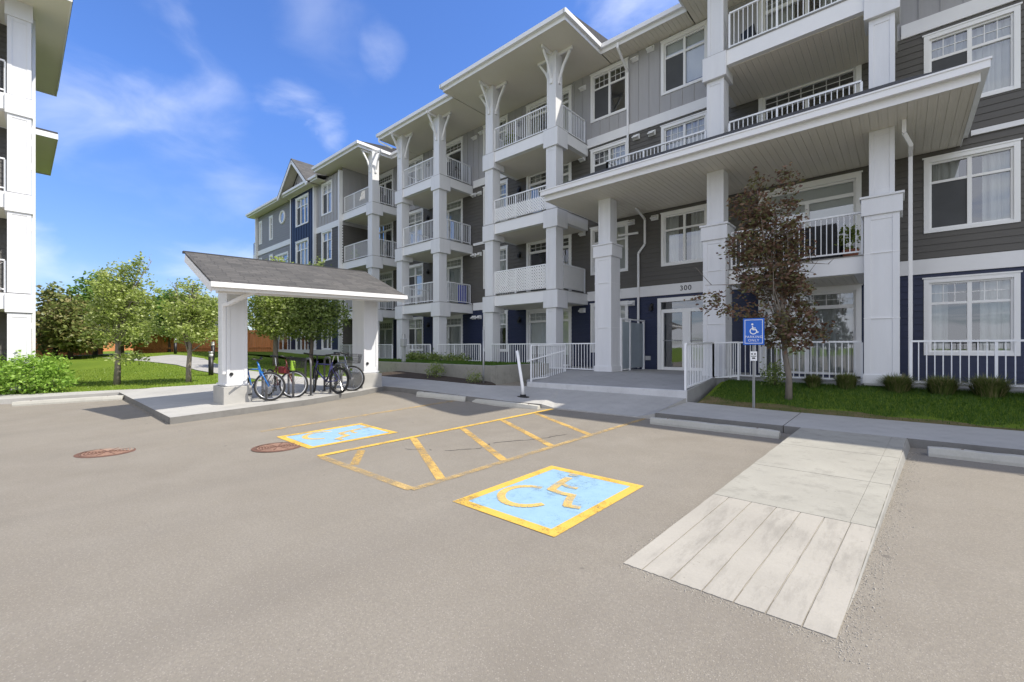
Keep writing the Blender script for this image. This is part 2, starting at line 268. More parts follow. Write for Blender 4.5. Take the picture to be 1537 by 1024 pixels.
# ------------------------------------------------------------------ mesh helpers
class MB:
    def __init__(s): s.v, s.f, s.mi, s.m = [], [], [], 0
    def poly(s, pts):
        b = len(s.v); s.v += [tuple(p) for p in pts]; s.f.append(tuple(range(b, b + len(pts)))); s.mi.append(s.m)
    def hexa(s, p):
        b = len(s.v); s.v += [tuple(q) for q in p]
        for q in ((0, 3, 2, 1), (4, 5, 6, 7), (0, 1, 5, 4), (1, 2, 6, 5), (2, 3, 7, 6), (3, 0, 4, 7)):
            s.f.append(tuple(b + i for i in q)); s.mi.append(s.m)
    def box(s, x0, x1, y0, y1, z0, z1):
        s.hexa([(x0, y0, z0), (x1, y0, z0), (x1, y1, z0), (x0, y1, z0), (x0, y0, z1), (x1, y0, z1), (x1, y1, z1), (x0, y1, z1)])
    def bar(s, a, b, w, h, up=(0, 0, 1)):
        a, b = Vector(a), Vector(b); d = (b - a).normalized(); u = Vector(up)
        if abs(d.dot(u)) > .98: u = Vector((0, 1, 0))
        r = d.cross(u).normalized() * w / 2; u = r.cross(d).normalized() * h / 2
        s.hexa([a - r - u, a + r - u, a + r + u, a - r + u, b - r - u, b + r - u, b + r + u, b - r + u])
    def tube(s, pts, rs, n=8, cap=True):
        pts = [Vector(p) for p in pts]
        if not isinstance(rs, (list, tuple)): rs = [rs] * len(pts)
        b = len(s.v); prev = None
        for i, p in enumerate(pts):
            d = (pts[min(i + 1, len(pts) - 1)] - pts[max(i - 1, 0)])
            d = d.normalized() if d.length > 1e-9 else Vector((0, 0, 1))
            if prev is None:
                r = d.orthogonal().normalized()
            else:
                r = prev - d * prev.dot(d); r = r.normalized() if r.length > 1e-6 else d.orthogonal().normalized()
            prev = r; q = d.cross(r)
            for k in range(n):
                a = 2 * math.pi * k / n; s.v.append(tuple(p + (r * math.cos(a) + q * math.sin(a)) * rs[i]))
        for i in range(len(pts) - 1):
            for k in range(n):
                k2 = (k + 1) % n; s.f.append((b + i * n + k, b + i * n + k2, b + (i + 1) * n + k2, b + (i + 1) * n + k)); s.mi.append(s.m)
        if cap:
            s.f.append(tuple(b + k for k in range(n))[::-1]); s.mi.append(s.m)
            e = b + (len(pts) - 1) * n; s.f.append(tuple(e + k for k in range(n))); s.mi.append(s.m)
    def prism(s, pts, z0, z1):
        n = len(pts); b = len(s.v)
        za = z0 if isinstance(z0, (list, tuple)) else [z0] * n; zb = z1 if isinstance(z1, (list, tuple)) else [z1] * n
        s.v += [(p[0], p[1], za[i]) for i, p in enumerate(pts)] + [(p[0], p[1], zb[i]) for i, p in enumerate(pts)]
        s.f.append(tuple(b + i for i in range(n))[::-1]); s.f.append(tuple(b + n + i for i in range(n))); s.mi += [s.m, s.m]
        for i in range(n):
            j = (i + 1) % n; s.f.append((b + i, b + j, b + n + j, b + n + i)); s.mi.append(s.m)
    def torus(s, c, R_, r, axis='y', n=28, k=8, squash=1, mat=None):
        b = len(s.v); c = Vector(c)
        for i in range(n):
            a = 2 * math.pi * i / n
            for j in range(k):
                t = 2 * math.pi * j / k; rr = R_ + r * math.cos(t); o = r * squash * math.sin(t)
                p = Vector((rr * math.cos(a), o, rr * math.sin(a))) if axis == 'y' else Vector((rr * math.cos(a), rr * math.sin(a), o))
                if mat: p = mat @ p
                s.v.append(tuple(c + p))
        for i in range(n):
            for j in range(k):
                i2, j2 = (i + 1) % n, (j + 1) % k
                s.f.append((b + i * k + j, b + i2 * k + j, b + i2 * k + j2, b + i * k + j2)); s.mi.append(s.m)
    def xf(s, mtx):
        s.v = [tuple(mtx @ Vector(p)) for p in s.v]; return s
    def build(s, name, mats, parent=None, smooth=False, bevel=0, local=False):
        me = bpy.data.meshes.new(name); me.from_pydata(s.v, [], s.f); me.update()
        mats = mats if isinstance(mats, (list, tuple)) else [mats]
        for m in mats: me.materials.append(M[m] if isinstance(m, str) else m)
        if len(mats) > 1: me.polygons.foreach_set('material_index', s.mi)
        if smooth: me.polygons.foreach_set('use_smooth', [True] * len(me.polygons))
        o = bpy.data.objects.new(name, me); COL.objects.link(o)
        if parent is not None:
            o.parent = parent
            if not local:
                t = parent.location if parent.parent is None else Vector((0, 0, 0))
                o.location = (0, 0, 0); o.matrix_parent_inverse = Matrix.Translation(-t)
        if bevel:
            b = o.modifiers.new('bevel', 'BEVEL'); b.width = bevel; b.segments = 2; b.limit_method = 'ANGLE'; b.angle_limit = rad(50)
        return o
def empty(name, loc, rz=0):
    o = bpy.data.objects.new(name, None); COL.objects.link(o); o.location = loc; o.rotation_euler = (0, 0, rz); o.empty_display_size = .2; return o
def tag(o, label=None, cat=None, group=None, kind=None):
    if label: o['label'] = label
    if cat: o['category'] = cat
    if group: o['group'] = group
    if kind: o['kind'] = kind
    return o
def copy_tree(o, parent=None):
    c = o.copy(); COL.objects.link(c)
    if parent is not None: c.parent = parent
    for ch in list(o.children): copy_tree(ch, c)
    return c
def smooth(t):
    t = min(max(t, 0), 1); return t * t * (3 - 2 * t)
def G(x, y):                                   # the parking lot falls gently towards the middle of the lot
    s = smooth((-7.0 - x) / 3.5); return (.014 + .034 * s) * max(0, min(y, 14) - 2 + 2 * s)

# ------------------------------------------------------------------ ground surfaces
def grid(xs, ys, fz, name, mat, kind='structure'):
    m = MB(); nx = len(xs)
    m.v = [(x, y, fz(x, y)) for y in ys for x in xs]
    for j in range(len(ys) - 1):
        for i in range(nx - 1):
            m.f.append((j * nx + i, j * nx + i + 1, (j + 1) * nx + i + 1, (j + 1) * nx + i)); m.mi.append(0)
    o = m.build(name, mat, smooth=True); tag(o, kind=kind); return o
def frange(a, b, st):
    n = max(1, int(round((b - a) / st))); return [a + (b - a) * i / n for i in range(n + 1)]
def farz(x, y):
    r = math.hypot(x, y); t = smooth((-x - 19) / 12) if x < 0 else 0
    t = max(t, smooth((y - 14) / 6)); return -.35 + 1.2 * t
grid([-700, -300, -120, -70] + frange(-50, 60, 5) + [90, 200, 700], [-700, -250, -120] + frange(-60, 60, 5) + [90, 200, 700], farz, 'ground', 'lawn')
grid(frange(-18.6, 14, .5) + [20, 40, 70], [-70, -40, -20] + frange(-10, 11, .5), G, 'parking_lot', 'asphalt')
def xb(y): return -19.31 + .56 * (y - .5)      # edge between the west walk and the lawn
def lawnz(x, y): return .12 + .048 * min(max(y, -1), 8) + min(.034 * max(0, xb(y) - x), .75)
m = MB(); YS = frange(-10, 9.6, .8) + [12, 16, 22, 28]; TS = [0, .4, 1, 1.8, 2.8, 4, 5.5, 7.5, 10, 13, 17, 22, 28, 36, 46]
m.v = [(xb(y) - t, y, lawnz(xb(y) - t, y)) for y in YS for t in TS]; nx = len(TS)
for j in range(len(YS) - 1):
    for i in range(nx - 1): m.f.append((j * nx + i, (j + 1) * nx + i, (j + 1) * nx + i + 1, j * nx + i + 1)); m.mi.append(0)
tag(m.build('lawn', 'lawn', smooth=True), kind='structure')
def strip(name, A, B, mat, th=.3, parent=None, kind='structure', side=None):   # a slab between two lines of (x, y, z) points
    m = MB()
    for i in range(len(A) - 1):
        a, b, c, d = A[i], A[i + 1], B[i + 1], B[i]
        m.m = 0; m.poly([a, b, c]); m.poly([a, c, d]); m.m = 1
        m.poly([(a[0], a[1], a[2] - th), (b[0], b[1], b[2] - th), b, a]); m.poly([d, c, (c[0], c[1], c[2] - th), (d[0], d[1], d[2] - th)])
    for e, fl in ((0, 0), (-1, 1)):
        a, d = A[e], B[e]; m.poly([a, d, (d[0], d[1], d[2] - th), (a[0], a[1], a[2] - th)])
    o = m.build(name, [mat, side or mat], parent)
    if parent is None: tag(o, kind=kind)
    return o
def K(x, y, dz=.13): return (x, y, G(x, y) + dz)
# shelter pad
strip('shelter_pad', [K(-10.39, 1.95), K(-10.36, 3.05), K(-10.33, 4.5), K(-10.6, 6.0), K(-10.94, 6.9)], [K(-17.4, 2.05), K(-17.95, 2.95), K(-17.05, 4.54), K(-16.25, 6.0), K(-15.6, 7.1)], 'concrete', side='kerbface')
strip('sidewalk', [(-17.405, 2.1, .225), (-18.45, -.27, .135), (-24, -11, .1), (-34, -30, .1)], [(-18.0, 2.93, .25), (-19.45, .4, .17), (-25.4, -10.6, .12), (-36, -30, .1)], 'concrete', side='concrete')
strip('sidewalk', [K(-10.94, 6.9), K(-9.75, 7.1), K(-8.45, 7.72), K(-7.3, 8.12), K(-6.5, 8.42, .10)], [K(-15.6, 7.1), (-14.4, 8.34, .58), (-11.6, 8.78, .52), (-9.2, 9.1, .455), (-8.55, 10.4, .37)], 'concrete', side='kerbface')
strip('entrance_walk', [K(-6.5, 8.42, .10), K(-6.2, 8.5, .03), K(-4.1, 8.58, .02), K(-3.75, 8.62, .12)], [(-8.55, 10.4, .37), (-7.4, 10.42, .37), (-4.9, 10.44, .385), (-3.75, 10.46, .385)], 'concrete')
gap = .006
xs = [-3.75, -1.5, 1.55, 4.6, 7.6, 12, 30]
for i in range(6):
    a, b = xs[i] + gap, xs[i + 1] - gap
    za = .385 if i == 0 else .25
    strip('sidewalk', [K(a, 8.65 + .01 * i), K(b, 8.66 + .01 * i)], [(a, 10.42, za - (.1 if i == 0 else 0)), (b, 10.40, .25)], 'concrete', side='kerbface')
# ramp slab running out into the lot
def rz(y): return .018 + (y - 2.87) * .0357
def rampx(y): return -1.48 + (y - 2.87) * .0405, -.255 + (y - 2.87) * .0548
ys = [2.87, 4.65, 6.0, 7.3, 8.66]
ramp_root = empty('concrete_ramp', (-.8, 5.7, .1)); tag(ramp_root, kind='structure')
jr = random.Random(9)
def edge(x0, yA, x1, yB, n, amp):             # a chipped slab edge
    return [(x0 + (x1 - x0) * k / n + (jr.uniform(-amp, amp) if 0 < k < n else 0), yA + (yB - yA) * k / n + (jr.uniform(-amp, amp) * .6 if 0 < k < n else 0)) for k in range(n + 1)]
for i in range(4):
    y0, y1 = ys[i] + (.005 if i else 0), ys[i + 1] - .005
    m = MB(); xa = rampx(y0); xb_ = rampx(y1)
    if i == 0:
        cuts = [0, .115, .275, .44, .59, .73, .875, 1]; g = .0045
        X0 = lambda f: xa[0] + (xa[1] - xa[0]) * f
        X1 = lambda f: xb_[0] + (xb_[1] - xb_[0]) * f
        for k in range(7):
            a, b = cuts[k], cuts[k + 1]; ga, gb = (g if a else 0), (g if b < 1 else 0)
            q = edge(X0(a) + ga, y0, X0(b) - gb, y0, 7, .007)[:-1] + edge(X0(b) - gb, y0, X1(b) - gb, y1, 14, .002)[:-1] + [(X1(b) - gb, y1)] + edge(X1(a) + ga, y1, X0(a) + ga, y0, 14, .002)[:-1]
            m.prism(q, -.1, [rz(p[1]) for p in q])
        q = [(xa[0] + .02, y0 + .02), (xa[1] - .02, y0 + .02), (xb_[1] - .02, y1), (xb_[0] + .02, y1)]
        m.prism(q, -.1, [rz(p[1]) - .010 for p in q])
    else:
        q = [(xa[0], y0), (xa[1] - .166, y0)] + [(xb_[1] - .166, y1)] + edge(xb_[0], y1, xa[0], y0, 10, .003)[:-1]; m.prism(q, -.1, [rz(p[1]) for p in q])
        q = [(xa[1] - .1635, y0)] + edge(xa[1], y0, xb_[1], y1, 10, .003) + [(xb_[1] - .1635, y1)]; m.prism(q, -.1, [rz(p[1]) for p in q])
        q = [(xa[0] + .02, y0 - .02), (xa[1] - .02, y0 - .02), (xb_[1] - .02, y1), (xb_[0] + .02, y1)]; m.prism(q, -.1, [rz(p[1]) - .008 for p in q])
    m.build('ramp_panel', 'scored' if i == 0 else 'rampcon', ramp_root)
m = MB(); n_ = 12
for k in range(n_):
    ya, yb = ys[0] + (ys[-1] - ys[0]) * k / n_, ys[0] + (ys[-1] - ys[0]) * (k + 1) / n_
    P_ = lambda y, o, z: (rampx(y)[1] + o, y, z)
    m.hexa([P_(ya, .002, -.1), P_(ya, .01 + .28 * (rz(ya) - G(0, ya)), G(0, ya) - .02), P_(yb, .01 + .28 * (rz(yb) - G(0, yb)), G(0, yb) - .02), P_(yb, .002, -.1), P_(ya, .002, rz(ya) - .012), P_(ya, .012, rz(ya) - .02), P_(yb, .012, rz(yb) - .02), P_(yb, .002, rz(yb) - .012)])
m.build('ramp_flank', 'oldcon', ramp_root)
# gravelly crumbs along the ramp's right side
rng = random.Random(4); m = MB()
for i in range(3000):
    y = rng.uniform(2.7, 8.3); x = rampx(y)[1] + abs(rng.gauss(0, .075)) + .005; r = rng.uniform(.0015, .0055) * (1.6 if i % 40 == 0 else 1)
    if i % 7 == 0: y = 2.86 - abs(rng.gauss(0, .05)); x = rng.uniform(-1.5, -.2)
    if i % 11 == 0: y = rng.uniform(2.9, 4.0); x = rampx(y)[0] - abs(rng.gauss(0, .04))
    z = G(x, y); a = rng.uniform(0, 3)
    c, s_ = math.cos(a) * r, math.sin(a) * r
    m.hexa([(x - c, y - s_, z), (x + s_, y - c, z), (x + c, y + s_, z), (x - s_, y + c, z), (x - c * .6, y - s_ * .6, z + r), (x + s_ * .6, y - c * .6, z + r * .8), (x + c * .6, y + s_ * .6, z + r), (x - s_ * .6, y + c * .6, z + r * 1.1)])
tag(m.build('gravel', 'grit'), kind='stuff')
# front lawn, right of the entrance
def flz(x, y): return .24 + (.42 * smooth((y - 10.4) / 2.5))
grid(frange(-3.6, 14, .6), frange(10.41, 12.95, .32), flz, 'lawn', 'lawn')
m = MB()
for i in range(14):
    x0, x1 = -3.55 + i * .42, -3.55 + (i + 1) * .42
    w0, w1 = [max(.12, .75 - .045 * k + .08 * math.sin(k * 2.1)) for k in (i, i + 1)]
    if i == 0: w0 = .9
    m.poly([(x0, 10.415, flz(x0, 10.415) + .006), (x1, 10.415, flz(x1, 10.415) + .006), (x1, 10.415 + w1, flz(x1, 10.415 + w1) + .008), (x0, 10.415 + w0, flz(x0, 10.415 + w0) + .008)])
tag(m.build('dry_turf', 'dry'), kind='structure')
# raised lawn behind the retaining wall, mulch bed in front of it
grid(frange(-38, -9.65, .9), frange(9.92, 12.7, .55), lambda x, y: .965 + max(0, -19 - x) * .015, 'lawn', 'lawn')
strip('mulch_bed', [(-14.4, 8.35, .60), (-11.6, 8.8, .53), (-9.25, 9.12, .47), (-9.05, 9.5, .46)], [(-14.4, 9.72, .66), (-11.6, 9.72, .58), (-9.5, 9.72, .50), (-9.47, 9.73, .5)], 'mulch', .1)
strip('path', [lp + (lawnz(*lp) + .03,) for lp in ((-16.1, 5.75), (-20.2, 5.35), (-22.4, 5.16), (-26.3, 5.2), (-28.7, 4.9), (-32, 4.3), (-42, 2.6))], [lp + (lawnz(*lp) + .03,) for lp in ((-15.7, 6.9), (-19.5, 6.5), (-22.4, 6.3), (-26.0, 6.6), (-29.2, 7.0), (-33, 6.9), (-42, 6.0))], 'concrete', .15)
# patio floor under the balconies and the entrance platform
m = MB(); m.box(-38, -8.9, 12.75, 15.3, .3, .78); m.box(-3.55, 14, 12.85, 15.3, .2, .72); tag(m.build('patio', 'patiocon'), kind='structure')
m = MB()
m.prism([(-8.55, 10.4), (-3.75, 10.4), (-3.75, 12.6), (-8.9, 12.6), (-8.9, 10.75)], .1, [.50, .545, .77, .77, .53])
m.box(-8.9, -3.55, 12.6, 15.3, .1, .77)
tag(m.build('entrance_platform', 'patiocon', bevel=.012), kind='structure')
m = MB(); m.prism([(-8.56, 10.36), (-3.74, 10.36), (-3.74, 10.42), (-8.56, 10.42)], .1, [.497, .542, .55, .506]); m.m = 0
tag(m.build('platform_edge', 'edgewhite', bevel=.006), kind='structure')

# ------------------------------------------------------------------ painted markings
def band(m, a, b, w, dz=.006, n=10):
    a, b = Vector(a), Vector(b); d = (b - a).normalized(); p = Vector((-d.y, d.x)) * w / 2
    for i in range(n):
        q = [a + (b - a) * (i / n) - p, a + (b - a) * ((i + 1) / n) - p, a + (b - a) * ((i + 1) / n) + p, a + (b - a) * (i / n) + p]
        m.poly([(v.x, v.y, G(v.x, v.y) + dz) for v in q])
def line(name, segs, w, mat, dz=.006):
    m = MB()
    for a, b in segs: band(m, a, b, w, dz)
    return tag(m.build(name, mat), kind='structure')
line('parking_line', [((-8.55, 2.9), (-8.6, 8.1))], .10, 'fadeyellow')
line('parking_line', [((-6.17, 2.84), (-6.19, 8.45))], .11, 'boldyellow', .008)
line('parking_line', [((-3.96, 2.84), (-3.93, 8.55))], .10, 'fadeyellow', .008)
line('parking_line', [((-6.15, 2.85), (-3.98, 2.85))], .11, 'fadeyellow', .005)
for a, b in (((-6.02, 3.42), (-5.36, 2.94)), ((-6.12, 4.42), (-4.0, 3.28)), ((-6.12, 5.52), (-4.0, 4.36)), ((-6.13, 6.62), (-3.99, 5.42)), ((-6.13, 7.72), (-3.98, 6.5))):
    line('hatch_line', [(a, b)], .115, 'yellow', .004)
def access_mark(x0, x1, y0, y1):
    root = empty('accessible_parking_mark', ((x0 + x1) / 2, (y0 + y1) / 2, G((x0 + x1) / 2, (y0 + y1) / 2))); tag(root, kind='structure')
    t = .11; m = MB()
    for i in range(8):
        a, b = y0 + t + (y1 - y0 - 2 * t) * i / 8, y0 + t + (y1 - y0 - 2 * t) * (i + 1) / 8
        m.poly([(x, y, G(x, y) + .005) for x, y in ((x0 + t, a), (x1 - t, a), (x1 - t, b), (x0 + t, b))])
    m.build('blue_field', 'skyblue', root)
    m = MB(); h = t / 2
    band(m, (x0, y0 + h), (x1, y0 + h), t); band(m, (x0, y1 - h), (x1, y1 - h), t); band(m, (x0 + h, y0 + t), (x0 + h, y1 - t), t); band(m, (x1 - h, y0 + t), (x1 - h, y1 - t), t)
    m.build('yellow_border', 'boldyellow', root)
    m = MB(); w, hh = x1 - x0, y1 - y0
    P = lambda u, v: Vector((x0 + u * w, y0 + v * hh))
    k = 0
    def rib(pts, wd):
        nonlocal k
        for a, b in zip(pts, pts[1:]):
            k += 1; band(m, P(*a), P(*b), wd, .0072 + .0002 * k, 2)
    c = P(.38, .37); R0 = .29
    arc = [c + Vector((math.cos(rad(a)), math.sin(rad(a)))) * R0 * (1 + .03 * math.sin(a * .05)) for a in range(98, 341, 11)]
    for i_, (a, b) in enumerate(zip(arc, arc[1:])):
        k += 1; band(m, a, b, .07 + .02 * math.sin(math.pi * i_ / len(arc)), .0072 + .0002 * k, 1)
    rib([(.37, .83), (.40, .68), (.44, .54)], .095); rib([(.41, .69), (.52, .66), (.60, .67)], .06); rib([(.42, .55), (.56, .53), (.66, .54)], .085); rib([(.65, .56), (.70, .46), (.76, .37)], .085); rib([(.74, .37), (.86, .40)], .075)
    hd = P(.36, .895); m.poly([(hd.x + .062 * math.cos(a * .5236), hd.y + .062 * math.sin(a * .5236), G(hd.x, hd.y) + .016) for a in range(12)])
    m.build('wheelchair_symbol', 'symyellow', root)
access_mark(-3.35, -2.1, 2.89, 4.55)
access_mark(-7.97, -6.72, 2.95, 4.53)

crng = random.Random(12)
def crack(pts, w):
    m = MB(); P_ = [Vector(pts[0])]
    for a, b in zip(pts, pts[1:]):
        a, b = Vector(a), Vector(b); n = max(2, int((b - a).length / .06))
        for i in range(1, n + 1): P_.append(a + (b - a) * i / n + Vector((crng.gauss(0, .014), crng.gauss(0, .014))))
    for i in range(len(P_) - 1):
        if crng.random() < .18: continue
        band(m, P_[i], P_[i + 1], w * crng.uniform(.4, 1.4), .003, 1)
    tag(m.build('asphalt_crack', 'crackfill'), kind='structure')
crack([(-5.05, 4.15), (-4.75, 4.6), (-4.85, 5.0), (-4.45, 5.7), (-4.3, 6.3)], .022)
crack([(-5.6, 3.9), (-5.2, 4.1)], .016)
# ------------------------------------------------------------------ building helpers
class Plane:                                   # a wall plane: u along the wall, d outwards
    def __init__(s, o, du, dn): s.o, s.du, s.dn = Vector(o), Vector(du), Vector(dn)
    def __call__(s, u, z, d=0): p = s.o + s.du * u + s.dn * d; return (p.x, p.y, z)
def pbox(m, P, u0, u1, z0, z1, d0, d1):
    m.hexa([P(u0, z0, d1), P(u1, z0, d1), P(u1, z0, d0), P(u0, z0, d0), P(u0, z1, d1), P(u1, z1, d1), P(u1, z1, d0), P(u0, z1, d0)])
def ucuts(u0, u1, z0, z1, ops):
    cut = sorted((max(a, u0), min(b, u1)) for a, b, c, d in ops if c < z1 - 1e-5 and d > z0 + 1e-5 and a < u1 and b > u0)
    out = []; x = u0
    for a, b in cut:
        if a > x + 1e-4: out.append((x, a))
        x = max(x, b)
    if x < u1 - 1e-4: out.append((x, u1))
    return out
def wall(m, P, u0, u1, z0, z1, ops, style, d0=0.):
    h = .165; zs = {z0, z1}
    for o in ops: zs |= {min(max(o[2], z0), z1), min(max(o[3], z0), z1)}
    if style == 'lap':
        k = math.ceil(z0 / h)
        while k * h < z1: zs.add(k * h); k += 1
    zs = sorted(zs); zs = [z for i, z in enumerate(zs) if i == 0 or z - zs[i - 1] > 1e-4]
    for a, b in zip(zs, zs[1:]):
        off = lambda z, base: d0 + (.016 * (1 - (z - base) / h) if style == 'lap' else 0)
        base = math.floor((a + 1e-4) / h) * h
        for x, y in ucuts(u0, u1, a, b, ops):
            da, db = off(a, base), off(b, base)
            m.poly([P(x, a, da), P(y, a, da), P(y, b, db), P(x, b, db)])
            if style == 'lap' and abs(a - base) < 1e-3: m.poly([P(x, a, d0), P(y, a, d0), P(y, a, da), P(x, a, da)])
    if style == 'batten':
        n = int((u1 - u0) / .40)
        for i in range(n + 1):
            u = u0 + .05 + i * .40
            zz = sorted({z0, z1} | {min(max(v, z0), z1) for o in ops if o[0] - .03 < u < o[1] + .03 for v in (o[2], o[3])})
            for a, b in zip(zz, zz[1:]):
                if b - a > .02 and ucuts(u, u + .01, (a + b) / 2 - .001, (a + b) / 2 + .001, ops): pbox(m, P, u - .02, u + .02, a, b, d0, d0 + .022)
def reveal(m, P, ops, d):
    for a, b, c, e in ops:
        m.poly([P(a, c, 0), P(b, c, 0), P(b, c, d), P(a, c, d)]); m.poly([P(a, e, 0), P(b, e, 0), P(b, e, d), P(a, e, d)])
        m.poly([P(a, c, 0), P(a, e, 0), P(a, e, d), P(a, c, d)]); m.poly([P(b, c, 0), P(b, e, 0), P(b, e, d), P(b, c, d)])
wrng = random.Random(11)
def curtain(P, a, b, c, e, kind, par):
    m = MB()
    if kind == 'blind':
        zb = c + (e - c) * wrng.choice((0, .08, .2, .35, .6)); m.poly([P(a, zb, -.13), P(b, zb, -.13), P(b, e, -.13), P(a, e, -.13)]); m.build('blind', 'blind', par)
    elif kind in ('drape', 'halfdrape'):
        q0, q1 = wrng.uniform(.12, .4), wrng.uniform(.2, .5); rs = [(a, a + (b - a) * q0), (b - (b - a) * q1, b)] if kind == 'halfdrape' else ([(a, b)] if wrng.random() < .5 else [(a + (b - a) * wrng.uniform(.05, .35), b)])
        for x0, x1 in rs:
            n = max(6, int((x1 - x0) / .035))
            for i in range(n):
                u, v = x0 + (x1 - x0) * i / n, x0 + (x1 - x0) * (i + 1) / n
                f = lambda t: -.2 + .035 * math.sin(t * 41) + .015 * math.sin(t * 97)
                m.poly([P(u, c, f(u)), P(v, c, f(v)), P(v, e, f(v)), P(u, e, f(u))])
        m.build('curtain', 'drape', par, smooth=True)
def window(par, P, a, b, c, e, cur='blind', grids=True, screen=True, transom=.30, mull=1, trim=.10, sill=True):
    m = MB(); t = trim
    pbox(m, P, a, a + t, c, e, -.02, .035); pbox(m, P, b - t, b, c, e, -.02, .035)
    pbox(m, P, a + t, b - t, e - t, e, -.02, .033); pbox(m, P, a + t, b - t, c, c + t * .8, -.02, .033)
    if sill: pbox(m, P, a - .03, b + .03, e, e + .035, -.02, .05)
    a1, b1, c1, e1 = a + t, b - t, c + t * .8, e - t; v = .045
    pbox(m, P, a1, a1 + v, c1, e1, -.09, -.022); pbox(m, P, b1 - v, b1, c1, e1, -.09, -.022); pbox(m, P, a1 + v, b1 - v, c1, c1 + v, -.09, -.024); pbox(m, P, a1 + v, b1 - v, e1 - v, e1, -.09, -.024)
    zt = e1 - (e1 - c1) * transom
    cells = [a1 + v] + [a1 + (b1 - a1) * k / (mull + 1) for k in range(1, mull + 1)] + [b1 - v]
    for k in range(1, mull + 1): pbox(m, P, cells[k] - .04, cells[k] + .04, c1 + v, e1 - v, -.085, -.02)
    for k in range(mull + 1):
        x0, x1 = cells[k] + (.04 if k else 0), cells[k + 1] - (.04 if k < mull else 0)
        pbox(m, P, x0, x1, zt - .03, zt + .03, -.08, -.026)
        if grids:
            n = 3
            for q in range(1, n): u = x0 + (x1 - x0) * q / n; pbox(m, P, u - .008, u + .008, zt + .03, e1 - v, -.066, -.05)
            zm = (zt + .03 + e1 - v) / 2; pbox(m, P, x0, x1, zm - .008, zm + .008, -.0655, -.0505)
    f = m.build('window', 'vinyl', par)
    g = MB(); g.poly([P(a1, c1, -.07), P(b1, c1, -.07), P(b1, e1, -.07), P(a1, e1, -.07)]); g.build('pane', 'glass', f)
    if screen:
        s = MB(); s.poly([P(a1 + v, c1 + v, -.045), P(cells[1] - .04, c1 + v, -.045), P(cells[1] - .04, zt - .03, -.045), P(a1 + v, zt - .03, -.045)]); s.build('screen', 'screen', f)
    if cur: curtain(P, a1, b1, c1, e1, cur, f)
    return f
def sliding_door(par, P, a, b, c, e, cur='blind', grids=True, name='patio_door', open_=False):
    m = MB(); t = .12
    pbox(m, P, a, a + t, c, e, -.02, .035); pbox(m, P, b - t, b, c, e, -.02, .035); pbox(m, P, a + t, b - t, e - t, e, -.02, .033)
    pbox(m, P, a - .03, b + .03, e, e + .035, -.02, .05)
    a1, b1, c1, e1 = a + t, b - t, c + .02, e - t; v = .06; zt = e1 - .42
    pbox(m, P, a1, a1 + v, c1, e1, -.1, -.022); pbox(m, P, b1 - v, b1, c1, e1, -.1, -.022); pbox(m, P, a1 + v, b1 - v, c1, c1 + v, -.1, -.024); pbox(m, P, a1 + v, b1 - v, e1 - v, e1, -.1, -.024)
    pbox(m, P, a1 + v, b1 - v, zt - .05, zt + .05, -.1, -.02); md = (a1 + b1) / 2; pbox(m, P, md - .05, md + .05, c1 + v, zt - .05, -.09, -.022)
    if grids:
        for q in range(1, 7): u = a1 + v + (b1 - a1 - 2 * v) * q / 7; pbox(m, P, u - .008, u + .008, zt + .05, e1 - v, -.066, -.05)
        zm = (zt + .05 + e1 - v) / 2; pbox(m, P, a1 + v, b1 - v, zm - .008, zm + .008, -.0655, -.0505)
    f = m.build(name, 'vinyl', par)
    g = MB(); g.poly([P(a1, c1, -.07), P(b1, c1, -.07), P(b1, e1, -.07), P(a1, e1, -.07)]); g.build('pane', 'glass', f)
    s = MB(); pbox(s, P, md + .07, md + .09, c1 + 1.0, c1 + 1.25, -.02, .01); s.build('handle', 'chrome', f)
    if cur: curtain(P, a1, b1, c1, e1, cur, f)
    return f
def railing(par, pts, zb, zt, posts=True, sp=.115, name='railing', mat='railing', local=False):
    """pts: plan points; zb, zt: numbers or one per point"""
    m = MB(); n = len(pts); zb = zb if isinstance(zb, list) else [zb] * n; zt = zt if isinstance(zt, list) else [zt] * n
    for i in range(n - 1):
        a, b = Vector(pts[i]), Vector(pts[i + 1]); L = (b - a).length; k = max(2, round(L / sp))
        m.bar((a.x, a.y, zt[i] - .02), (b.x, b.y, zt[i + 1] - .02), .055, .04); m.bar((a.x, a.y, zb[i] + .02), (b.x, b.y, zb[i + 1] + .02), .035, .035)
        for q in range(k + 1):
            f = q / k; x, y = a.x + (b.x - a.x) * f, a.y + (b.y - a.y) * f; z0, z1 = zb[i] + (zb[i + 1] - zb[i]) * f, zt[i] + (zt[i + 1] - zt[i]) * f
            post = posts and (q in (0, k) or (L > 2.2 and q == round(k * .42)))
            w = .022 if post else .009
            m.box(x - w, x + w, y - w, y + w, z0 - (.08 if post else -.03), z1 - .04)
    return m.build(name, mat, par, local=local)
def panel_face(m, x0, x1, z0, z1, y, t=.012):  # raised edge boards on a column's front face
    w = (x1 - x0) * .2
    m.box(x0, x0 + w, y - t, y - .0005, z0, z1); m.box(x1 - w, x1, y - t, y - .0005, z0, z1); m.box(x0 + w, x1 - w, y - t + .001, y - .0005, z1 - .12, z1); m.box(x0 + w, x1 - w, y - t + .001, y - .0005, z0, z0 + .15)
